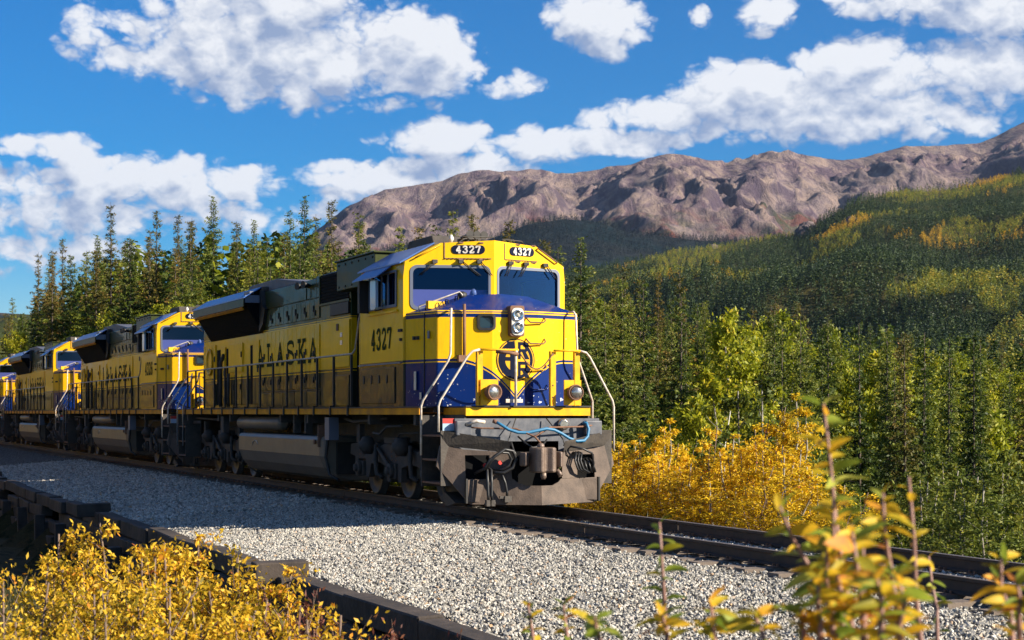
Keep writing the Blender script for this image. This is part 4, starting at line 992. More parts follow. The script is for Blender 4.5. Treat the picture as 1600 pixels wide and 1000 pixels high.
    ring = [(-13.35,.96),(-13.25,1.0),(-6.30,1.0),(-6.15,.96)]
    vs = []
    for xx, k in ring: vs += [(xx,y*k,.66+(z-.66)*k) for y,z in prof]
    fs = [tuple(range(n)), tuple(range(3*n,4*n))[::-1]]
    for a in range(3):
        for i in range(n): j = (i+1)%n; fs.append((a*n+i,a*n+j,(a+1)*n+j,(a+1)*n+i))
    tk = P(MB().add(vs, fs), 'fuel_tank', 'tank', root, .03)
    P(MB().tube([(-11.9,-1.505,.86),(-11.85,-1.51,.92),(-11.7,-1.51,.96),(-11.5,-1.51,.95),(-11.4,-1.505,.88)], .008, 6), 'weld_seam', 'white', tk)
    P(MB().box(-6.32,-6.26,-1.53,-1.38,.9,1.34).lathe((-6.5,-1.52,1.0), (0,-1,0), [(0,.05),(.04,.05)], 10), 'filler_bracket', 'rust', tk)
    P(MB().box(-6.12,-6.06,-1.2,-.7,.35,1.0), 'end_plate', 'black', tk)
    for s in (-1, 1):
        P(MB().lathe((-13.9,s*1.26,1.36), (1,0,0), [(0,.08),(.06,.155),(3.9,.155),(3.98,.08)], 24), 'air_reservoir', 'tank')
        P(MB().box(-5.9,-5.6,min(s*1.3,s*1.5),max(s*1.3,s*1.5),1.05,1.5), 'relay_box', 'gasket')
        for xh in (-7.6,-8.5): P(MB().box(xh,xh+.1,min(s*1.3,s*1.45),max(s*1.3,s*1.45),1.16,1.55), 'hanger', 'under')
        P(MB().tube([(-6.0,s*1.30,1.35),(-5.95,s*1.42,1.1),(-6.0,s*1.45,.7),(-5.9,s*1.40,.35),(-5.6,s*1.3,.25)], .035, 8), 'cable', 'black')
        P(MB().tube([(-5.5,s*1.2,1.48),(-4.6,s*1.3,1.42),(-3.4,s*1.3,1.45),(-2.6,s*1.25,1.5)], .03, 8).tube([(-3.2,s*1.35,1.22),(-2.7,s*1.38,1.20),(-2.3,s*1.38,1.34),(-1.5,s*1.36,1.36)], .022, 8), 'pipe', 'truck')
        P(MB().tube([(-19.0,s*1.3,1.45),(-14.6,s*1.32,1.40)], .03, 8), 'pipe', 'truck')
        P(MB().box(-15.2,-14.9,min(s*1.35,s*1.5),max(s*1.35,s*1.5),1.1,1.5), 'hanger', 'truck')

    # trucks
    for cx in (-2.72, -16.55):
        d = 1 if cx > -9 else -1
        tr = empty('bogie'); tr.parent = root; tr.location = (cx,0,0)
        for s in (-1, 1):
            y0, y1 = sorted((s*.98,s*1.10))
            poly = [(-2.75,.78),(-2.70,.98),(-2.0,1.02),(-1.3,.90),(-.5,1.02),(.5,1.02),(1.3,.90),(2.0,1.02),(2.70,.98),(2.75,.78),(2.42,.74),(2.40,.36),(2.22,.36),(2.20,.70),(1.72,.70),(1.70,.36),(1.52,.36),(1.40,.62),(.9,.66),(.42,.58),(.40,.32),(.22,.32),(.20,.66),(-.20,.66),(-.22,.32),(-.40,.32),(-.42,.58),(-.9,.66),(-1.40,.62),(-1.52,.36),(-1.70,.36),(-1.72,.70),(-2.20,.70),(-2.22,.36),(-2.40,.36),(-2.42,.74)]
            P(MB().prism(poly, y0, y1, 'Y'), 'side_frame', 'truck', tr, .012)
            for ax in (-1.97,0,1.97):
                P(MB().box(ax-.20,ax+.20,min(s*.92,s*1.14),max(s*.92,s*1.14),.38,.66).lathe((ax,s*1.14,.53), (0,s,0), [(0,.14),(.07,.135),(.07,.08),(.12,.075),(.13,.03)], 18), 'axle_box', 'truck', tr, .01)
                sp = MB()
                for q in (-.13,.13):
                    pts = [(ax+q+.055*math.cos(a),s*1.05+.055*math.sin(a),.66+.012*a) for a in np.linspace(0,6*math.pi,40)]
                    sp.tube(pts, .013, 5)
                P(sp, 'coil_spring', 'rust', tr)
            for ax in (-1.0,1.0):
                P(MB().lathe((ax-.12,s*1.14,.98), (0,s,0), [(0,.10),(.04,.17),(.20,.165),(.24,.10),(.30,.04)], 18), 'brake_cylinder', 'truck', tr)
                P(MB().tube([(ax+.12,s*1.16,1.0),(ax+.2,s*1.2,.7),(ax+.22,s*1.18,.45),(ax+.35,s*1.1,.38)], .045, 8), 'brake_lever', 'truck', tr)
                P(MB().box(ax+.30,ax+.42,min(s*.74,s*.98),max(s*.74,s*.98),.30,.78), 'brake_shoe', 'under', tr)
            P(MB().tube([(-.75,s*1.16,.92),(-.1,s*1.17,.62),(.1,s*1.17,.5)], .04, 8).tube([(-.1,s*1.15,1.06),(.5,s*1.20,1.10),(.6,s*1.2,1.22),(1.6,s*1.18,1.24)], .016, 6), 'damper', 'truck', tr)
            P(MB().box(-.35,.35,min(s*.9,s*1.18),max(s*.9,s*1.18),1.03,1.14), 'bolster_pad', 'under', tr)
            for xa, xb in ((1.86,2.1),(-2.0,-1.8)): P(MB().box(xa,xb,min(s*1.1,s*1.2),max(s*1.1,s*1.2),1.02,1.37), 'frame_bracket', 'truck', tr)
            P(MB().tube([(2.45,s*1.08,.5),(2.6,s*1.05,.25),(2.62,s*.80,.10)], .025, 6), 'sand_pipe', 'truck', tr)
        for ax in (-1.97,0,1.97):
            P(MB().cyl((ax,-.9,.52),(ax,.9,.52),.09,12), 'axle', 'under', tr)
            P(MB().box(ax-.35,ax+.35,-.6,.6,.25,.85), 'traction_motor', 'under', tr)
            for s in (-1, 1):
                P(MB().lathe((ax,s*.69,.515), (0,s,0), [(-.0,.555),(.028,.552),(.03,.520),(.125,.510),(.135,.47),(.09,.44),(.10,.16),(.15,.14),(.15,.05)], 40), 'wheel', 'wheel', tr)
        P(MB().box(-2.5,2.5,-.62,.62,.72,.98), 'truck_frame', 'under', tr)
    # rear end
    P(MB().box(-20.9,-20.3,-.14,.14,.62,.86).box(-21.25,-20.85,-.2,.2,.52,.92), 'rear_coupler', 'coupler', root, .03)
    P(MB().box(-20.32,-20.28,-1.3,1.3,.55,1.54), 'rear_pilot', 'under')
    P(MB().tube([(-20.25,-.95,1.7),(-20.25,-.95,2.7),(-20.25,.95,2.7),(-20.25,.95,1.7)], .02, 8), 'end_rail', 'rail_worn')
    return root
M['navyglass'] = mat('dark_nose_glass', (.015,.03,.045), .05, coat=.6)
M['steelblue'] = mat('pilot_sheet_paint', (.045,.052,.07), .5, noise=((.14,.14,.15), 7, .4))
M['roofgrey'] = mat('hatch_grey', (.11,.115,.15), .6, noise=((.06,.06,.07), 4, .4))
M['rail_worn'] = mat('handrail_worn', (.30,.20,.13), .5, noise=((.6,.5,.4), 10, .4))
M['rail_blue'] = mat('handrail_galvanised', (.42,.45,.48), .3, .7)
loco = build_loco()
tag(loco, 'yellow and blue locomotive 4327 leading the train, front in sunlight above a grey plow', 'locomotive', 'diesel locomotives of the train')
LOC_LEN = 22.56
labels = ['second yellow locomotive, numbered 4326, coupled right behind the leading engine',
          'third yellow locomotive, small behind the engine marked 4326',
          'rearmost yellow locomotive, cut by the left edge of the picture']
others = []
for k in range(3):
    c = copy_tree(loco); x, y = loc2w(-LOC_LEN*(k+1), 0); c.location = (x, y, 0)
    tag(c, labels[k], 'locomotive', 'diesel locomotives of the train'); others.append(c)
build_number(loco, '4327', '4327'); build_number(others[0], '4326', '4326'); build_number(others[1], None, '4'); build_number(others[2], None, '4')

# ------------------------------------------------------------------ vegetation
def quads(c, d, w, up=None, fold=0):
    """leaf faces: centre base c, direction*length d, half width vector w -> (n*4,3) rhombs"""
    return np.stack([c, c+d*.45+w, c+d, c+d*.45-w], 1).reshape(-1,3)
def rand_unit(n):
    v = rng.normal(size=(n,3)); return v/np.linalg.norm(v,axis=1)[:,None]
def leafmesh(name, c, d, w, material, var):
    v = quads(c, d, w); f = np.arange(len(c)*4).reshape(-1,4); return np_mesh(name, v, f, material, var=var)
def spruce_mesh(h, r, dens=1.0, lean=0, seed=0, tri=False, size=1.0, material='spruce', thin=0):
    g = np.random.default_rng(seed); C = []; D = []; Wd = []; Vr = []; segs = []
    z = h*.06
    while z < h*.995:
        t = z/h; prof = (1-t)**.75*(.45+.55*min(1, t/.10))
        if t > .8: prof = max(prof, .10)
        L0 = r*prof*(.8+.35*math.sin(z*1.9+seed))
        nb = max(3, int((5+2.5*(1-t))*dens))
        a0 = g.uniform(0, 6.28)
        for k in range(nb):
            if g.random() < thin: continue
            a = a0+6.283*k/nb+g.normal(0,.35); L = L0*g.uniform(.55,1.18)+.08; zz = z+g.uniform(-.12,.12)
            droop = g.uniform(.15,.55)*(1-t*.8); n = max(4, int(L/.045*dens)); s = (np.arange(n)+g.random(n))/n
            px = np.cos(a)*L*s; py = np.sin(a)*L*s; pz = zz-droop*L*s+.35*L*s**2*g.uniform(.3,.9)
            segs.append((zz, a, L, droop)); c = np.stack([px,py,pz],1)
            for q in range(4):
                m = n; side = g.normal(0,1,(m,3))*[.8,.8,.45]; side[:,0] += np.cos(a)*.9; side[:,1] += np.sin(a)*.9; side[:,2] -= .25
                side /= np.linalg.norm(side,axis=1)[:,None]; l = g.uniform(.15,.31,(m,1))*size*(.45+.65*(1-t)); d = side*l
                u = g.normal(size=(m,3)); wv = np.cross(side,u); wv /= np.linalg.norm(wv,axis=1)[:,None]+1e-6
                C.append(c+g.normal(0,.03,(m,3))); D.append(d); Wd.append(wv*l*g.uniform(.12,.22,(m,1)))
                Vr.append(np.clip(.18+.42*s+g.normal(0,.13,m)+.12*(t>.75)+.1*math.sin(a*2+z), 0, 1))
        z += h*.012+.05*g.random()+.05
    C, D, Wd, Vr = np.concatenate(C), np.concatenate(D), np.concatenate(Wd), np.concatenate(Vr)
    crown = leafmesh('crown', C, D, Wd, M[material], Vr)
    tr = MB().tube([(0,0,-1.0),(.02,0,h*.3),(0,.03,h*.7),(0,0,h)], [h*.010,h*.008,h*.004,.008], 7)
    for (zz,a,L,dr) in segs[::3]:
        tr.add([(0,0,zz+.02),(0,0,zz-.02),(math.cos(a)*L*.85,math.sin(a)*L*.85,zz-dr*L*.7)], [(0,1,2)])
    trunk = tr.mesh('trunk', M['bark'], False)
    return trunk, crown
def broad_mesh(h, r, nl, leaf, material, seed=0, stems=1, base=.25, bark='palebark', spire=1.0, aspect=.45):
    g = np.random.default_rng(seed); tr = MB(); tips = []
    for s in range(stems):
        a = g.uniform(0,6.28); rr = 0 if stems == 1 else g.uniform(.05,.28)*r; lean = g.uniform(.05,.35)*r if stems > 1 else g.uniform(0,.12)*r
        hh = h*(1 if s == 0 else g.uniform(.55,.97)); p0 = np.array([rr*math.cos(a),rr*math.sin(a),-.4]); p1 = np.array([(rr+lean)*math.cos(a),(rr+lean)*math.sin(a),hh*.96])
        pts = [p0+(p1-p0)*t+g.normal(0,.015*h,3)*[1,1,0]*(t>0) for t in np.linspace(0,1,6)]
        tr.tube([tuple(p) for p in pts], [h*.012*(1-.8*t)/(1+.25*(stems-1))+.006 for t in np.linspace(0,1,6)], 6)
        nb = int(14+h*3/ max(1,stems*.6))
        for k in range(nb):
            t = base+(1-base)*(k+g.random())/nb; i = min(int(t*5),4); q = pts[i]+(pts[i+1]-pts[i])*(t*5-i)
            w = math.sin(math.pi*min(1,(t-base)/(1-base)*.82+.16))**.8
            L = r*w*g.uniform(.45,1.05)*(.55 if stems > 1 else 1); a = g.uniform(0,6.28); el = g.uniform(.25,.95)*spire
            e = q+np.array([math.cos(a)*L,math.sin(a)*L,L*el]); mid = (q+e)/2+g.normal(0,.05*L,3)
            tr.tube([tuple(q),tuple(mid),tuple(e)], [.004*h*.5+.003,.003*h*.4+.002,.002], 4, False)
            for f_ in (.35,.6,.8,1.0): tips.append((q+(e-q)*f_, L*(.30+.12*f_)+.04*h*.35, t))
    tips_p = np.array([t[0] for t in tips]); tips_r = np.array([t[1] for t in tips])
    idx = g.integers(0, len(tips), nl); c = tips_p[idx]+g.normal(0,.42,(nl,3))*tips_r[idx][:,None]*[1,1,.85]
    d = g.normal(size=(nl,3)); d[:,2] -= .35; d /= np.linalg.norm(d,axis=1)[:,None]; u = g.normal(size=(nl,3)); wv = np.cross(d,u); wv /= np.linalg.norm(wv,axis=1)[:,None]+1e-6
    l = g.uniform(.7,1.3,(nl,1))*leaf
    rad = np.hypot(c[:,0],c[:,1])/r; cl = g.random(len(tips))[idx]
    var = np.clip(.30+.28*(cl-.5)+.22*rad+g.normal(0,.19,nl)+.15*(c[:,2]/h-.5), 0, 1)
    c[:,2] = np.maximum(c[:,2], .02)
    return tr.mesh('trunk', M[bark], False), leafmesh('crown', c, d*l, wv*l*aspect*.5, M[material], var)

def plant_tree(kind, meshes, x, y, z, rz, s, label, cat, group, sz=None, names=('trunk','crown')):
    t = empty(kind, (x,y,z), rz); t.scale = (s,s,sz or s); tag(t, label, cat, group)
    link(names[0], meshes[0], t); link(names[1], meshes[1], t); return t

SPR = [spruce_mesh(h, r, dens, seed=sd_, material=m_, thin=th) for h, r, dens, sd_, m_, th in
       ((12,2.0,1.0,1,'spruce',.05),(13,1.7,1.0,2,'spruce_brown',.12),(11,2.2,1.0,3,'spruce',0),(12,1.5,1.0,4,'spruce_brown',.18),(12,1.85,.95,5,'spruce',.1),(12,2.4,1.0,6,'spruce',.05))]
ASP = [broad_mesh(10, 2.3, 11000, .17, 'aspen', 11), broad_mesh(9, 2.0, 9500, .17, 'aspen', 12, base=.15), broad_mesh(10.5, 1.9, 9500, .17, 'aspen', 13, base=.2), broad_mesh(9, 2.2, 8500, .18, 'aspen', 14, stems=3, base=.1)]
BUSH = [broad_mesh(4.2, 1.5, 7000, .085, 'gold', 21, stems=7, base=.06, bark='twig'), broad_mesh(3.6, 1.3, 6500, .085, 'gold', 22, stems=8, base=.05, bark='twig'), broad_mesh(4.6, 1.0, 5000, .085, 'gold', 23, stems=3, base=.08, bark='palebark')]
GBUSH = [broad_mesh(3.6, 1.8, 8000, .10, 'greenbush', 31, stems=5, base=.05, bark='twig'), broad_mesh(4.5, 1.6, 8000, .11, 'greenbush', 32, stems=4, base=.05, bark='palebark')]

def gz(x, y): return float(ground_z(np.array([float(x)]), np.array([float(y)]))[0])
def at_px(px, dep): return (px-800)/FPX*dep, dep
PLACED = []
def zone(px, dep):
    if px < 120: return 'at the far left behind the rearmost locomotives'
    if px < 330: return 'behind the second locomotive'
    if px < 560: return 'behind the hood of the leading locomotive'
    if px < 900: return 'low behind the cab of the leading locomotive'
    if px < 1090: return 'just right of the locomotive nose'
    if px < 1300: return 'in the middle of the valley above the golden willows'
    if px < 1470: return 'in the valley behind the tallest foreground sprig'
    return 'in the valley near the right edge'
SPN = ['Full dark green spruce','Ragged brown-tipped spruce','Broad dark green spruce','Slim brownish spruce','Dark green spruce with uneven sides','Wide skirted dark spruce']
def spl(vi, px, dep): return SPN[vi].lower()+' '+zone(px, dep)
def free(x, y, d):
    for a, b, r in PLACED:
        if (a-x)**2+(b-y)**2 < (min(d, r))**2: return False
    PLACED.append((x,y,d)); return True

# trees whose tops are recognisable in the photograph: pixel column, top row, distance, variant
HERO = [(60,394,165,1,'leftmost tall spruce standing beyond the rearmost locomotive'),
        (173,316,128,1,'tall ragged spruce whose top spikes above the left group'),
        (98,372,150,3,'dark spruce second from the left edge of the treeline'),
        (245,328,118,3,'narrow brown-topped spruce behind the second locomotive'),
        (333,308,112,0,'tallest pointed spruce in the middle of the left treeline'),
        (278,335,110,3,None),(300,340,113,1,None),(397,345,98,0,'dark spruce just left of the leading engine radiator top'),
        (453,330,92,4,'slim spruce at the left edge of the mountain slope'),
        (476,308,86,0,'tall spruce standing against the left end of the mountains'),
        (518,312,84,3,'lone thin spruce with spaced branches against the mountain foot'),
        (561,334,80,4,'spruce with dense dark top left of the first cab'),
        (625,355,66,2,'small green spruce top right behind the cab roof'),
        (655,349,70,1,'brown spruce top peeking over the cab roof'),
        (680,353,74,4,None),(708,329,68,2,'bushy dark spruce top above the left number board'),
        (739,333,70,3,'thin brownish spruce top above the middle of the cab'),
        (795,343,74,3,'thin spruce top right of the centre of the cab roof'),
        (851,374,62,3,'small slender spruce top just right of the cab'),
        (872,388,60,4,'short spruce next to the right windscreen corner'),
        (908,373,56,0,'big full spruce standing immediately right of the locomotive nose'),
        (945,470,60,5,None),(1005,440,72,2,'broad dark spruce rising right of the big spruce by the nose'),
        (1062,425,76,1,'tall brown-tipped spruce in the middle of the valley forest'),
        (1205,478,80,1,'reddish-brown spruce in front of the bright green aspens'),
        (1245,470,98,3,'narrow dark spruce rising above the aspens in the valley'),
        (985,470,70,0,None),(1290,505,110,4,None),(1090,480,84,4,None)]
spr_lab = 'narrow dark green spruce crowded among its neighbours in the forest'
for px, py, dep, vi, lab in HERO:
    x, y = at_px(px, dep); z0 = gz(x, y); top = 1.593+(644.9-py)/FPX*dep; hh = top-z0; base_h = (12,13,11,12,12,12)[vi]; s = hh/base_h
    PLACED.append((x,y,2.0))
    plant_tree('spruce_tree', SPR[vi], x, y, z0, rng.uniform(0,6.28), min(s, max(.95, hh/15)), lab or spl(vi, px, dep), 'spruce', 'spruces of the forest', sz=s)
# left forest behind the train
cnt = 0
for it in range(6000):
    if cnt >= 162: break
    X = rng.uniform(-165,-22); Y = rng.uniform(7.5, 7.5+38*rng.random()**.8+3)
    x, y = loc2w(X, Y); px = 800+FPX*x/y
    if px < -60 or px > 1000: continue
    if not free(x, y, 2.4): continue
    vi = int(rng.integers(0,6)); z0 = gz(x,y)
    lim = np.interp(px, [-50,30,60,100,200,330,480,560,620,900], [490,445,410,372,352,342,352,368,395,425])+rng.uniform(0,50)
    hmax = 1.593+(644.9-lim)/FPX*y-z0; hh = np.clip(hmax, 5, 15.5); s = hh/12
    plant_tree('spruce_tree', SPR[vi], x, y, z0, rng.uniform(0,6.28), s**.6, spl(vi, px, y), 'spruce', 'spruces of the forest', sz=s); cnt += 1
cnt = 0
for it in range(6000):
    if cnt >= 95: break
    X = rng.uniform(-160,-18); Y = rng.uniform(5.5,20)
    x, y = loc2w(X, Y); px = 800+FPX*x/y
    if px < -60 or px > 900: continue
    if not free(x, y, 1.8): continue
    z0 = gz(x,y); lim = np.interp(px, [-50,60,200,560,900], [530,490,455,445,480])+rng.uniform(0,60); hh = np.clip(1.593+(644.9-lim)/FPX*y-z0, 3.5, 11)
    plant_tree('aspen_tree', ASP[int(rng.integers(0,4))], x, y, z0, rng.uniform(0,6.28), (hh/10)**.7, ('tall' if hh > 8 else 'short' if hh < 5 else 'medium')+' yellow-green aspen '+zone(px, y), 'aspen', 'aspens of the forest', sz=hh/10); cnt += 1
# golden bushes at the far left, beyond the train
for k, (px, dep, hh) in enumerate(((85,142,8.6),(70,140,6.5),(5,175,7.5),(92,136,5.5))):
    x, y = at_px(px, dep); z0 = gz(x,y); plant_tree('golden_birch', BUSH[k%3], x, y, z0, k, hh/5.2, ['golden birch catching the light above the third locomotive','low golden birch beside the rearmost locomotive','pale gold birch touching the left edge of the picture','small golden birch right of the pair at the far left'][k], 'birch', 'golden birches at far left', sz=hh/4.2)

# valley forest right of the train
cs = ca = 0
for it in range(30000):
    if cs >= 106 and ca >= 110: break
    dep = 42+105*rng.random()**1.1; px = rng.uniform(860,1720); x, y = at_px(px, dep); X, Y = w2loc(x, y)
    if Y < 13: continue
    if not free(x, y, 2.1): continue
    z0 = gz(x, y)
    lim = np.interp(px, [860,900,1000,1100,1200,1300,1400,1500,1600,1700], [440,410,436,470,474,496,510,520,528,530])+85*rng.random()**1.2
    aspen_zone = perlin(np.array([x/16+3.3]), np.array([y/22+1.7]))[0] > (.03 if (1085 < px < 1250 or px > 1360) else .30)
    if aspen_zone:
        if ca >= 110: continue
        hh = np.clip(1.593+(644.9-lim-22)/FPX*y-z0, 5, 14.5); ca += 1
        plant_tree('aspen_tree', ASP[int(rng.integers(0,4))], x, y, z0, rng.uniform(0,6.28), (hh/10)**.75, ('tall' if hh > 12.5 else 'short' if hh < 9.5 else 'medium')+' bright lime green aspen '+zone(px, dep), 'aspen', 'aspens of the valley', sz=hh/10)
    else:
        if cs >= 106: continue
        hh = np.clip(1.593+(644.9-lim)/FPX*y-z0, 6, 21); cs += 1
        plant_tree('spruce_tree', SPR[(vi := int(rng.choice([0,2,4,5,5,1,0,3])))], x, y, z0, rng.uniform(0,6.28), (hh/12)**.5*rng.uniform(.72,.95), spl(vi, px, dep), 'spruce', 'spruces of the forest', sz=hh/12)
# thicket on the bank below the far rail
GW = [(928,735,4.2),(940,700,5.0),(955,680,5.6),(972,705,4.4),(990,668,5.8),(1008,690,4.6),(1028,642,6.2),(1045,680,4.8),(1062,700,4.2),(1080,690,5.6),(1098,715,4.4),(1115,690,5.4),
      (1135,650,6.0),(1152,668,4.8),(1170,640,6.4),(1188,655,5.0),(1205,618,6.6),(1222,600,5.8),(1238,628,5.0),(1255,655,6.2),(1270,690,5.0),(1288,725,4.6),(1240,700,4.0),(1180,720,3.9),(1120,745,3.8),(1030,740,3.9),(1075,745,3.7),(1310,760,4.2)]
for k, (px, py, Yt) in enumerate(GW):
    a = (px-800)/FPX; d = (Yt+OX*LX+OY*LY)/(a*LX+LY); x, y = a*d, d; z0 = gz(x,y); hh = max(1.2, 1.593+(644.9-py)/FPX*y-z0); vi = int(rng.integers(0,3)); PLACED.append((x,y,.95))
    tall = 'tall' if hh > 4.2 else 'low' if hh < 2.8 else 'middling'
    zn = 'right beside the plow' if px < 985 else 'left of the bare leaning sapling' if px < 1110 else 'right of the bare leaning sapling'
    lab = {1222: 'tallest golden willow, its pointed top left of the tallest foreground sprig', 928: 'golden willow touching the plow tip below the far rail'}.get(px, tall+' golden yellow willow below the far rail '+zn)
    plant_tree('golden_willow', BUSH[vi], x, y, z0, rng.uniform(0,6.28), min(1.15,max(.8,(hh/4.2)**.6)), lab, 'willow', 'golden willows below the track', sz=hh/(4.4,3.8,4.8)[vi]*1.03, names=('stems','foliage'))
spots = []
for it in range(4000):
    if len(spots) >= 100: break
    X = rng.uniform(-16, 24); Y = 3.8+10*rng.random(); x, y = loc2w(X, Y)
    if y < 12: continue
    px = 800+FPX*x/y
    if px < 880 or px > 1750 or (px < 1300 and Y < 7.5): continue
    if not free(x, y, 1.05): continue
    spots.append((x,y,px,Y))
for (x,y,px,Y) in spots:
    z0 = gz(x,y)
    top = np.interp(px, [880,940,1000,1080,1150,1210,1260,1300,1400,1500,1600,1700], [690,680,650,675,630,595,645,720,750,740,720,720])+110*rng.random()**1.2
    hh = 1.593+(644.9-top)/FPX*y-z0
    if hh < 1.0: hh = rng.uniform(1.0,1.8)
    hh = min(hh, 6.5)
    if px < 1285 and Y < 10: 
        v = BUSH[int(rng.integers(0,3))]; nm, lab, ct, grp = 'golden_willow', 'golden yellow willow on the bank just below the far rail', 'willow', 'golden willows below the track'
        if rng.random() < .27: v = GBUSH[int(rng.integers(0,2))]; nm, lab, ct, grp = 'green_bush', 'green leafy bush on the bank below the track', 'bush', 'green bushes below the track'
    else: v = GBUSH[int(rng.integers(0,2))]; nm, lab, ct, grp = 'green_bush', 'green leafy bush on the bank below the track', 'bush', 'green bushes below the track'
    sz_ = 'tall ' if hh > 4.2 else 'low ' if hh < 2.6 else 'middling '
    zn = ' right beside the plow' if px < 985 else ' left of the bare leaning sapling' if px < 1100 else ' right of the bare leaning sapling' if px < 1290 else ' behind the foreground sprigs' if px < 1450 else ' towards the right edge'
    lab = sz_+lab.replace(' on the bank just below the far rail',' below the far rail').replace(' on the bank below the track',' below the far rail')+zn
    s = hh/(4.2 if v in BUSH else 4.0); plant_tree(nm, v, x, y, z0, rng.uniform(0,6.28), max(.7, s**.75), lab, ct, grp, sz=s, names=('stems','foliage'))
x, y = at_px(1560, 34); z0 = gz(x,y); plant_tree('cottonwood', broad_mesh(6.5,1.8,7000,.12,'greenbush',77,stems=2,base=.1), x, y, z0, 0, 1, 'pale yellow-green cottonwood sapling at the right edge beyond the rails', 'cottonwood', None, sz=(1.593+(644.9-700)/FPX*y-z0)/6.5)
x, y = at_px(1115, 46); z0 = gz(x,y)
dead = empty('dead_sapling', (x,y,z0)); tag(dead, 'bare grey leafless sapling leaning among the golden willows', 'dead tree')
zt = 1.593+(644.9-642)/FPX*y-z0
mbd = MB().tube([(0,0,-.5),(.05,0,zt*.5),(.25,.05,zt*.8),(.45,0,zt)], [.05,.04,.028,.01], 6); mbd.build('trunk', M['white'], dead)
for k in range(9):
    z = zt*(.5+.05*k); a = k*2.1; MB().tube([(.05+.3*(z/zt-.5)*2,0,z),(.1+.5*math.cos(a),.3*math.sin(a),z+.35),(.12+.8*math.cos(a),.5*math.sin(a),z+.5)], [.014,.008,.003], 5).build('branch', M['palebark'], dead)

# far-off woods: one mass each, every tree real geometry
PROTO = {}
def proto_trees(kk, detail, material):
    key = (kk, detail, material)
    if key in PROTO: return PROTO[key]
    c_ = bpy.data.collections.new('wood_kinds')
    for v_ in range(5):
        g = np.random.default_rng(100+v_+10*kk); k = detail; t = (np.arange(k)+g.random(k))/k; a = g.uniform(0,6.283,k)
        if kk == 0: t = t**.9; rad = ((1-t)**.9*(.15+.02*v_)*g.uniform(.25,1.0,k)+.004); zz = .04+.96*t
        else: rad = np.sin(np.pi*(t*.82+.12))*(.20+.02*v_)*g.uniform(.3,1.05,k)*(1+.3*np.sin(a*3+v_)); zz = .08+.88*t
        c = np.stack([np.cos(a)*rad, np.sin(a)*rad, zz+g.normal(0,.012,k)], 1)
        if kk == 0: d = np.stack([np.cos(a)*1.0, np.sin(a)*1.0, -.45+.0*a], 1)+g.normal(0,.30,(k,3))
        else: d = g.normal(size=(k,3))+np.stack([np.cos(a)*.6, np.sin(a)*.6, .3+0*a], 1)
        d /= np.linalg.norm(d,axis=1)[:,None]; u = g.normal(size=(k,3)); w = np.cross(d,u); w /= np.linalg.norm(w,axis=1)[:,None]+1e-6
        l = ((.10 if kk == 0 else .085)*(90/k)**.45*g.uniform(.6,1.3,k)*(1-.45*t if kk == 0 else 1))[:,None]
        var = np.clip(.42+.5*(rad/ .17-.5)*.6+g.normal(0,.12,k)+.12*(t-.5), 0, 1)
        me = leafmesh('tree_kind', c-d*l*.35, d*l, w*l*(.30 if kk == 0 else .36), M[material], var)
        o = bpy.data.objects.new('tree_kind', me); c_.objects.link(o)
    PROTO[key] = c_; return c_
def scatter(name, pts, hs, coll, tint):
    n = len(pts); me = bpy.data.meshes.new(name); me.vertices.add(n); me.vertices.foreach_set('co', pts.astype(np.float32).ravel())
    wid = rng.uniform(.8,1.3,n)
    sc = me.attributes.new('scl','FLOAT_VECTOR','POINT'); sc.data.foreach_set('vector', np.stack([hs*wid,hs*wid,hs],1).astype(np.float32).ravel())
    rt = me.attributes.new('turn','FLOAT_VECTOR','POINT'); rt.data.foreach_set('vector', np.stack([rng.normal(0,.03,n),rng.normal(0,.03,n),rng.uniform(0,6.28,n)],1).astype(np.float32).ravel())
    tn = me.attributes.new('tint','FLOAT','POINT'); tn.data.foreach_set('value', tint.astype(np.float32))
    o = link(name, me); gn = bpy.data.node_groups.new('scatter_trees','GeometryNodeTree')
    gn.interface.new_socket('Geometry', in_out='INPUT', socket_type='NodeSocketGeometry'); gn.interface.new_socket('Geometry', in_out='OUTPUT', socket_type='NodeSocketGeometry')
    gi = gn.nodes.new('NodeGroupInput'); go = gn.nodes.new('NodeGroupOutput'); ip = gn.nodes.new('GeometryNodeInstanceOnPoints'); ci = gn.nodes.new('GeometryNodeCollectionInfo')
    ci.inputs['Collection'].default_value = coll; ci.inputs['Separate Children'].default_value = True; ci.inputs['Reset Children'].default_value = True
    gn.links.new(gi.outputs[0], ip.inputs['Points']); gn.links.new(ci.outputs[0], ip.inputs['Instance']); ip.inputs['Pick Instance'].default_value = True
    for nm, sock in (('scl','Scale'),('turn','Rotation')):
        at = gn.nodes.new('GeometryNodeInputNamedAttribute'); at.data_type = 'FLOAT_VECTOR'; at.inputs['Name'].default_value = nm; gn.links.new(at.outputs[0], ip.inputs[sock])
    gn.links.new(ip.outputs[0], go.inputs[0]); m = o.modifiers.new('scatter','NODES'); m.node_group = gn; return o
def wood(name, pts, hs, kinds, material_s, material_a, detail, label):
    for kk, mname in ((0, material_s), (1, material_a)):
        sel = kinds == kk; n = int(sel.sum())
        if n == 0: continue
        o = scatter(name, pts[sel], hs[sel], proto_trees(kk, detail, mname), rng.normal(0,.14,n)); tag(o, label[kk], 'forest', kind='stuff')
# valley floor beyond the single trees
n = 3400; dep = 165+320*rng.random(n); px = rng.uniform(780,1780,n); x = (px-800)/FPX*dep
P_ = np.stack([x, dep, ground_z(x, dep)], 1)
wood('valley_wood', P_, rng.uniform(8,14,n), (perlin(x/40,dep/50) > .02).astype(int), 'spruce', 'aspen', 260, ['dark spruces massed on the valley floor beyond the nearer trees','lime green aspens massed on the valley floor beyond the nearer trees'])
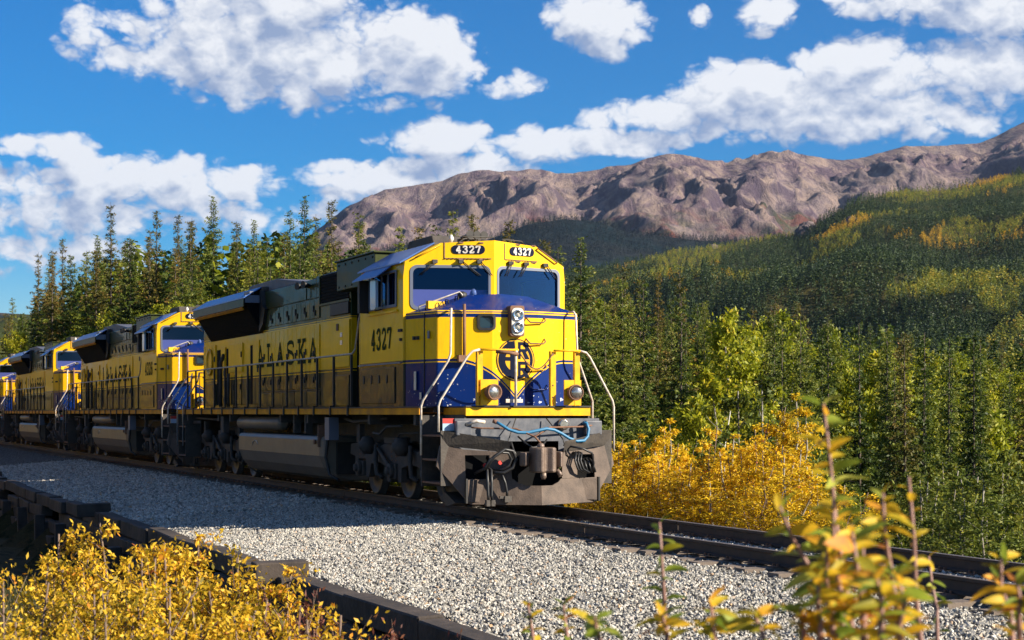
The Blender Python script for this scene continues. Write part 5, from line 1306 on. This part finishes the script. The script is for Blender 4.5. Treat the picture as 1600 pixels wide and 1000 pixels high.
# hillside
n = 30000; dep = 430+1850*rng.random(n)**.8; az = rng.uniform(60,1700,n); az = np.where(az < 800, az+800, az); x = (az-800)/FPX*dep; z = hill_z(x, dep)
keep = rng.random(n) < np.clip(1.25-.6*sstep(1500,2200,dep)*(perlin(x/150,dep/200) > -.1), 0, 1)
x, dep, z = x[keep], dep[keep], z[keep]; n = len(x)
kp = perlin(x/130+5, dep/170)+.35*perlin(x/40, dep/50); kinds = (kp > .09).astype(int)
P_ = np.stack([x,dep,z],1); hs = np.where(kinds == 0, rng.uniform(9,17,n), rng.uniform(6,11,n))*(1-.25*sstep(1200,2200,dep))
gold = (perlin(x/90+11, dep/120+4) > .20)&(kinds == 1)
M['hill_green'] = leaf_mat('hill_birch_leaves', [(0,(.06,.085,.012)),(.35,(.16,.19,.022)),(.7,(.33,.30,.03)),(1,(.52,.33,.03))], .3, 0)
M['hill_gold'] = leaf_mat('hill_gold_leaves', [(0,(.26,.19,.02)),(.4,(.55,.34,.02)),(1,(.75,.40,.03))], .3, 0)
M['hill_spruce'] = leaf_mat('hill_spruce_needles', [(0,(.010,.024,.010)),(.5,(.038,.066,.018)),(1,(.15,.17,.03))], .15, 0)
ng = ~gold
nr = ng&(dep < 950); ng = ng&(dep >= 950)
wood('lower_hillside_wood', P_[nr], hs[nr], kinds[nr], 'hill_spruce', 'hill_green', 130, ['dark spruces at the foot of the right hand hillside','green birches at the foot of the right hand hillside'])
wood('hillside_wood', P_[ng], hs[ng], kinds[ng], 'hill_spruce', 'hill_green', 60, ['dark spruces covering the right hand hillside','dull green birches mixed over the right hand hillside'])
gold &= dep > 800
wood('golden_grove', P_[gold], hs[gold], kinds[gold], 'hill_gold', 'hill_gold', 60, ['golden patches of birch on the right hand hillside']*2)
M['foot_spruce'] = leaf_mat('foothill_spruce_needles', [(0,(.003,.008,.010)),(.5,(.008,.017,.020)),(1,(.018,.026,.026))], .1, 0)  # spruces darkened in the colour itself, for a cloud shadow on the foothill
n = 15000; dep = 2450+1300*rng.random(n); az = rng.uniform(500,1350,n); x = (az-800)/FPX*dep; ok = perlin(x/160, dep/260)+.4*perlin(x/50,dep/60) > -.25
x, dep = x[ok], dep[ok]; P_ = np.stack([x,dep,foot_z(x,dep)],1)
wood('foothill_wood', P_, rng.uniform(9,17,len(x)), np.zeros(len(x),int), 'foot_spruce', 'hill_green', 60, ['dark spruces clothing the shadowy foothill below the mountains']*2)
# pinkish rock outcrops breaking through the hillside forest
M['rock'] = mat('outcrop_rock', (.15,.115,.11), .9, noise=((.12,.09,.09), .12, .5), bump=.5, bscale=.6)
def hill_point(px, py):
    az = (px-800)/FPX; tl = (644.9-py)/FPX; d = np.arange(500, 2400, 4.); z = hill_z(az*d, d); k = np.argmax((z-1.593)/d > tl)
    return az*d[k], d[k], z[k]
for k, (px, py, w_, h_, lab) in enumerate(((1262,366,34,22,'pinkish crag on the shoulder where the hill meets the mountains'),(1330,345,16,10,'small pale rock outcrop under the golden birches on the hill'),
        (1115,388,16,9,'pale boulder outcrop low on the left end of the hill'))):
    x, y, z = hill_point(px, py); bm = bmesh.new(); bmesh.ops.create_icosphere(bm, subdivisions=4, radius=1)
    for v_ in bm.verts:
        p = v_.co; f_ = 1+.35*(perlin(np.array([p.x*2+k*3]), np.array([p.y*2+p.z*3]))[0])+.28*abs(perlin(np.array([p.x*5+k]), np.array([p.z*5+p.y*4]))[0])
        sc_ = y/FPX; v_.co = Vector((p.x*w_*.6*f_*sc_, p.y*w_*.5*f_*sc_, p.z*h_*f_*sc_))
    me = bpy.data.meshes.new('rock_outcrop'); bm.to_mesh(me); bm.free(); me.materials.append(M['rock']); tag(link('rock_outcrop', me, None, (x,y,z-3)), lab, 'rock', 'rock outcrops on the hill')
# trees on the photographer's side of the line, mirrored in the paintwork of the engines
n = 420; X = rng.uniform(-190,-14,n); Y = rng.uniform(-60,-15,n); x, y = loc2w(X, Y); pxx = 800+FPX*x/np.maximum(y,1); ok = (pxx < -120)
x, y = x[ok], y[ok]; P_ = np.stack([x,y,ground_z(x,y)],1)
wood('trackside_wood', P_, rng.uniform(7,12,len(x)), (rng.random(len(x)) < .85).astype(int), 'spruce', 'gold', 260, ['spruce wood on the near side of the line left of the view','golden leafy wood on the near side of the line left of the view'])

# deeper rows of the left forest, behind the single trees
n = 1700; X = rng.uniform(-260,-30,n); Y = rng.uniform(14,75,n); x, y = loc2w(X, Y); px = 800+FPX*x/y; z = ground_z(x, y)
lim = np.interp(px, [-50,30,60,100,200,330,480,560,620,900], [500,450,412,384,366,358,368,385,412,440])+rng.uniform(0,45,n)
hh = 1.593+(644.9-lim)/FPX*y-z; ok = (hh > 3)&(px > -80)&(px < 620); hh = np.minimum(hh, 17)
wood('left_wood', np.stack([x,y,z],1)[ok], hh[ok], (rng.random(ok.sum()) < .12).astype(int), 'spruce', 'aspen', 420, ['dense dark spruces behind the front row of the forest left of the mountains','yellow-green aspens between the deep rows of the left forest'])

# near willows, lower left: slender pointed leaves
WIL = [broad_mesh(2.0, .85, 7600, .046, 'willow', 41, stems=9, base=.12, bark='twig', aspect=.42, spire=1.6), broad_mesh(2.2, .75, 7600, .047, 'willow', 42, stems=8, base=.15, bark='twig', aspect=.38, spire=1.8),
       broad_mesh(1.8, .9, 7000, .042, 'willow', 43, stems=10, base=.1, bark='twig', aspect=.45, spire=1.5)]
RED = [broad_mesh(1.5, .6, 2600, .042, 'redtwig', 51, stems=9, base=.2, bark='redbark' if 'redbark' in M else 'twig', aspect=.4, spire=2.2)]
will = [(128,806,15.0,0,'tall yellow-green willow reaching highest at the lower left'),(75,850,13.6,1,'orange-tinted willow clump near the left edge'),(255,828,14.0,1,'bright yellow willow standing against the timber wall'),
        (215,860,13.0,2,None),(300,835,13.4,0,'willow whose leaves hang over the timber wall corner'),(30,900,11.5,2,'pale yellow willow in the bottom left corner'),(110,905,11.0,0,None),(190,905,11.2,1,None),
        (345,862,13.2,2,'yellow willow with drooping leaves at the right of the clump'),(385,875,13.0,1,None),(290,910,11.4,2,None),(60,955,9.8,1,None),(150,960,9.6,2,None),(250,965,9.8,0,None),(360,945,10.6,0,None),(10,985,9.0,0,None),(455,958,11.4,2,'small yellow willow tuft right of the clump'),(420,925,11.8,0,None),
        (520,955,11.0,2,'lone yellow willow tuft in front of the dark timbers'),(548,985,9.8,0,'small yellow willow at the bottom below the timber wall'),(480,975,10.2,1,'yellow willow low beside the red dry shrubs'),(320,985,9.4,1,None),(420,985,9.6,2,None)]
for px, py, dep, vi, lab in will:
    x, y = at_px(px, dep); z0 = gz(x,y)-.05; hh = 1.593+(644.9-py)/FPX*dep-z0; base_h = (2.0,2.2,1.8)[vi]; s = hh/base_h*1.02
    plant_tree('willow_bush', WIL[vi], x, y, z0, rng.uniform(0,6.28), min(1.1,max(.8, s)), lab or ('%s yellow willow %s in the lower left clump' % (['leafy','slender','bushy'][vi], 'near the left edge' if px < 130 else 'in the middle' if px < 300 else 'at the right side')), 'willow', 'yellow willows at lower left', sz=s, names=('stems','foliage'))
for k, (px, py, dep) in enumerate(((445,885,12.2),(478,892,11.8),(610,945,11.0),(648,925,11.4),(690,940,11.2),(560,960,10.6),(400,880,12.0),(665,960,10.4),(585,980,10.0),(720,972,10.6))):
    x, y = at_px(px, dep); z0 = gz(x,y)-.05; hh = 1.593+(644.9-py)/FPX*dep-z0; s = hh/1.5/1.1
    plant_tree('dry_shrub', RED[0], x, y, z0, k*1.3, min(.8,s), 'reddish dry shrub with thin twigs below the timber wall', 'shrub', 'dry red shrubs by the wall', sz=s, names=('stems','foliage'))
# rough grass on the bank
n = 26000; x = rng.uniform(-9,6,n); y = rng.uniform(5,42,n); X, Y = w2loc(x, y); ok = (Y < -5.9)&(rng.random(n) < 9/(y+2)+.25); x, y = x[ok], y[ok]; z = ground_z(x, y); n = len(x)
c = np.stack([x,y,z],1); d = rng.normal(0,.35,(n,3)); d[:,2] = 1; d /= np.linalg.norm(d,axis=1)[:,None]; l = rng.uniform(.12,.42,(n,1)); u = rand_unit(n); w = np.cross(d,u); w /= np.linalg.norm(w,axis=1)[:,None]
tag(link('rough_grass', leafmesh('rough_grass', c, d*l, w*.012, M['grass'], rng.random(n))), 'rough dry grass on the shaded bank below the timber wall', 'grass', kind='stuff')
n = 9000; X = rng.uniform(-60,26,n); Y = rng.uniform(2.3,5,n); x, y = loc2w(X, Y); z = np.maximum(ground_z(x,y), np.where(Y<3.6, bed_z(Y), -9)); c = np.stack([x,y,z],1); d = rng.normal(0,.4,(n,3)); d[:,2] = 1; d /= np.linalg.norm(d,axis=1)[:,None]; l = rng.uniform(.1,.4,(n,1)); w = np.cross(d, rand_unit(n)); w /= np.linalg.norm(w,axis=1)[:,None]
tag(link('verge_grass', leafmesh('verge_grass', c, d*l, w*.012, M['grass'], rng.random(n))), 'dry grass along the far shoulder of the track', 'grass', kind='stuff')

# foreground sprigs close to the camera: stems with large leaves, each leaf a part
def leaf_big(seed, mname):
    g = np.random.default_rng(seed); L, Wd = 1.0, .165; v = []; f = []; n = 7; curl = g.uniform(.25,.7); fold = g.uniform(.3,.7)
    for i in range(n):
        t = i/(n-1); w = Wd*math.sin(math.pi*t**.8)**.75*(1 if 0 < i < n-1 else .04); z = -curl*t*t*.6; x = t*L
        v += [(x,-w,z+w*fold),(x,0,z),(x,w,z+w*fold)]
    for i in range(n-1):
        a = 3*i; f += [(a,a+3,a+4,a+1),(a+1,a+4,a+5,a+2)]
    mb = MB(); mb.add(v, f, True); me = mb.mesh('leaf', M[mname], False); a = me.attributes.new('var','FLOAT','FACE')
    a.data.foreach_set('value', np.clip(g.normal(.5,.22)+g.normal(0,.05,len(f)),0,1).astype(np.float32)); return me
M['sprig_leaf'] = leaf_mat('sprig_leaves', [(0,(.30,.26,.02)),(.2,(.62,.45,.03)),(.45,(.82,.50,.03)),(.78,(.78,.36,.03)),(1,(.55,.16,.07))], .45, .25)
M['sprig_green'] = leaf_mat('sprig_green_leaves', [(0,(.12,.17,.02)),(.5,(.30,.36,.04)),(1,(.62,.58,.10))], .45, .2)
M['redstem'] = mat('red_brown_stem', (.24,.11,.08), .6, noise=((.34,.2,.16), 60, .4))
BIG = [leaf_big(60+i, 'sprig_leaf') for i in range(8)]; BIGG = [leaf_big(80+i, 'sprig_green') for i in range(5)]
def sprig(pxs, pys, dep, leaves, size, green, label, bottom=1080):
    """pxs, pys: columns and rows the stem passes from tip to the ground side"""
    pts = []
    for px, py in zip(pxs, pys): pts.append(Vector(((px-800)/FPX*dep, dep+rng.uniform(-.03,.03), 1.593+(644.9-py)/FPX*dep)))
    x0, y0 = pts[-1].x, pts[-1].y; z0 = gz(x0,y0); base = Vector((x0+.05, y0, z0)); pts.append(base)
    root = empty('leafy_sprig', tuple(base)); tag(root, label, 'sapling', 'sprigs close to the camera')
    size *= .82
    loc = [p-base for p in pts]; n = len(loc)
    MB().tube([tuple(p) for p in loc], [.003+.0035*i/(n-1)*1.6 for i in range(n)], 7).build('stem', M['redstem'], root)
    top = [p for p in loc if p.z > (1.593+(644.9-bottom)/FPX*dep)-z0]; top = top if len(top) > 1 else loc[:2]
    leaves = int(leaves*1.9)
    for k in range(leaves):
        t = (k+rng.random()*.6)/leaves*(len(top)-1); i = min(int(t), len(top)-2); p = top[i].lerp(top[i+1], t-i)
        a = k*2.4+rng.uniform(-.4,.4); el = rng.uniform(-.25,.75)+(.5 if k < 3 else 0); d = Vector((math.cos(a)*math.cos(el), math.sin(a)*math.cos(el), math.sin(el)))
        me = (BIGG if rng.random() < green else BIG)[int(rng.integers(0,5))]
        o = link('leaf', me, root, tuple(p)); o.rotation_mode = 'QUATERNION'
        o.rotation_quaternion = d.to_track_quat('X','Z') @ Matrix.Rotation(rng.uniform(-1.2,1.2),3,'X').to_quaternion()
        s = size*rng.uniform(.55,1.2)*(.8 if k < 2 else 1); o.scale = (s,s*rng.uniform(.8,1.3),s)
    return root
sprig((1290,1300,1310,1318,1330,1350),(630,720,820,900,980,1060), 3.6, 30, .100, .4, 'tallest blurred sprig rising in front of the forest, large yellow and green leaves')
sprig((1215,1240,1275,1300,1330),(790,840,900,960,1050), 3.5, 13, .080, .4, 'leaning sprig left of the tallest one, yellow leaves over the rails')
sprig((1375,1385,1395,1400,1405),(770,830,900,960,1050), 3.4, 18, .075, .15, 'orange-leaved sprig crossing the rails right of the tallest one')
sprig((1330,1335,1345,1350),(820,880,950,1050), 3.2, 20, .080, .2, 'dense golden sprig at the bottom between its taller neighbours')
sprig((1290,1295,1300,1310),(860,910,960,1050), 3.3, 18, .080, .35, 'yellow and green leafy sprig over the stones at lower right')
sprig((1420,1425,1432,1440),(745,840,930,1050), 3.8, 9, .060, .1, 'thin dark-stemmed sprig with few leaves right of the orange one')
sprig((1455,1458,1460,1465),(870,910,950,1050), 5.0, 9, .075, .6, 'small green sprig beside the near rail right of the golden leaves')
sprig((1030,1033,1040,1048),(815,880,950,1060), 4.6, 12, .085, .75, 'slender green-leaved sprig standing alone over the ballast')
sprig((1560,1568,1575,1580),(870,920,960,1060), 3.6, 14, .080, .3, 'yellow leafed sprig at the right edge of the picture')
sprig((1590,1592,1598,1600),(905,940,970,1060), 3.3, 10, .080, .3, 'low sprig cut off by the bottom right corner')
sprig((1370,1372,1376,1380),(900,930,970,1060), 3.0, 16, .080, .3, 'low bright yellow sprig in front of the others at the bottom')
sprig((1250,1252,1256,1260),(950,970,990,1060), 3.2, 11, .075, .4, 'short sprig poking up left of the bright yellow one')
sprig((1110,1112,1116,1120),(940,960,985,1060), 3.8, 11, .080, .3, 'low yellow sprig below the lone green-leaved one')
sprig((1035,1037,1040,1045),(960,975,990,1060), 3.9, 10, .075, .2, 'golden low sprig at the foot of the lone green one')
sprig((930,932,936,940),(965,980,995,1060), 3.4, 6, .085, .9, 'single pale green leafed sprig tip at the bottom middle')
sprig((825,828,832,836),(945,965,990,1060), 5.2, 12, .060, .5, 'leftmost small yellow-green sprig beside the timber wall end')
sprig((880,882,886,890),(940,965,990,1060), 5.0, 12, .060, .5, 'fine yellow-green sprig second from the timber wall end')
sprig((1300,1306,1312,1318),(780,860,940,1060), 3.5, 15, .080, .15, 'upright orange and yellow sprig between the two tallest stems')
sprig((1345,1350,1352,1356),(845,900,960,1060), 3.3, 16, .085, .1, 'broad-leaved orange sprig low in the dense right hand group')
sprig((1405,1408,1410,1415),(900,940,980,1060), 3.1, 13, .080, .25, 'low leafy sprig under the thin dark-stemmed one')
sprig((1275,1278,1280,1285),(905,945,980,1060), 3.2, 14, .080, .3, 'low golden sprig at the foot of the leaning one')
sprig((1180,1185,1190,1195),(960,975,990,1060), 3.6, 8, .08, .2, 'short orange sprig between the lone green one and the dense group')

# ------------------------------------------------------------------ thin autumn haze over the valley
hz = MB().box(-17000, 17000, -4500, 23000, -18.8, 2600).build('haze', None); hz['kind'] = 'stuff'
hm = bpy.data.materials.new('haze'); hm.use_nodes = True; hn_ = hm.node_tree; hn_.nodes.clear()
pv = hn_.nodes.new('ShaderNodeVolumePrincipled'); pv.inputs['Color'].default_value = (.50,.68,1,1); pv.inputs['Density'].default_value = 1.2e-5; pv.inputs['Anisotropy'].default_value = .2
ho = hn_.nodes.new('ShaderNodeOutputMaterial'); hn_.links.new(pv.outputs[0], ho.inputs['Volume']); hz.data.materials.append(hm)
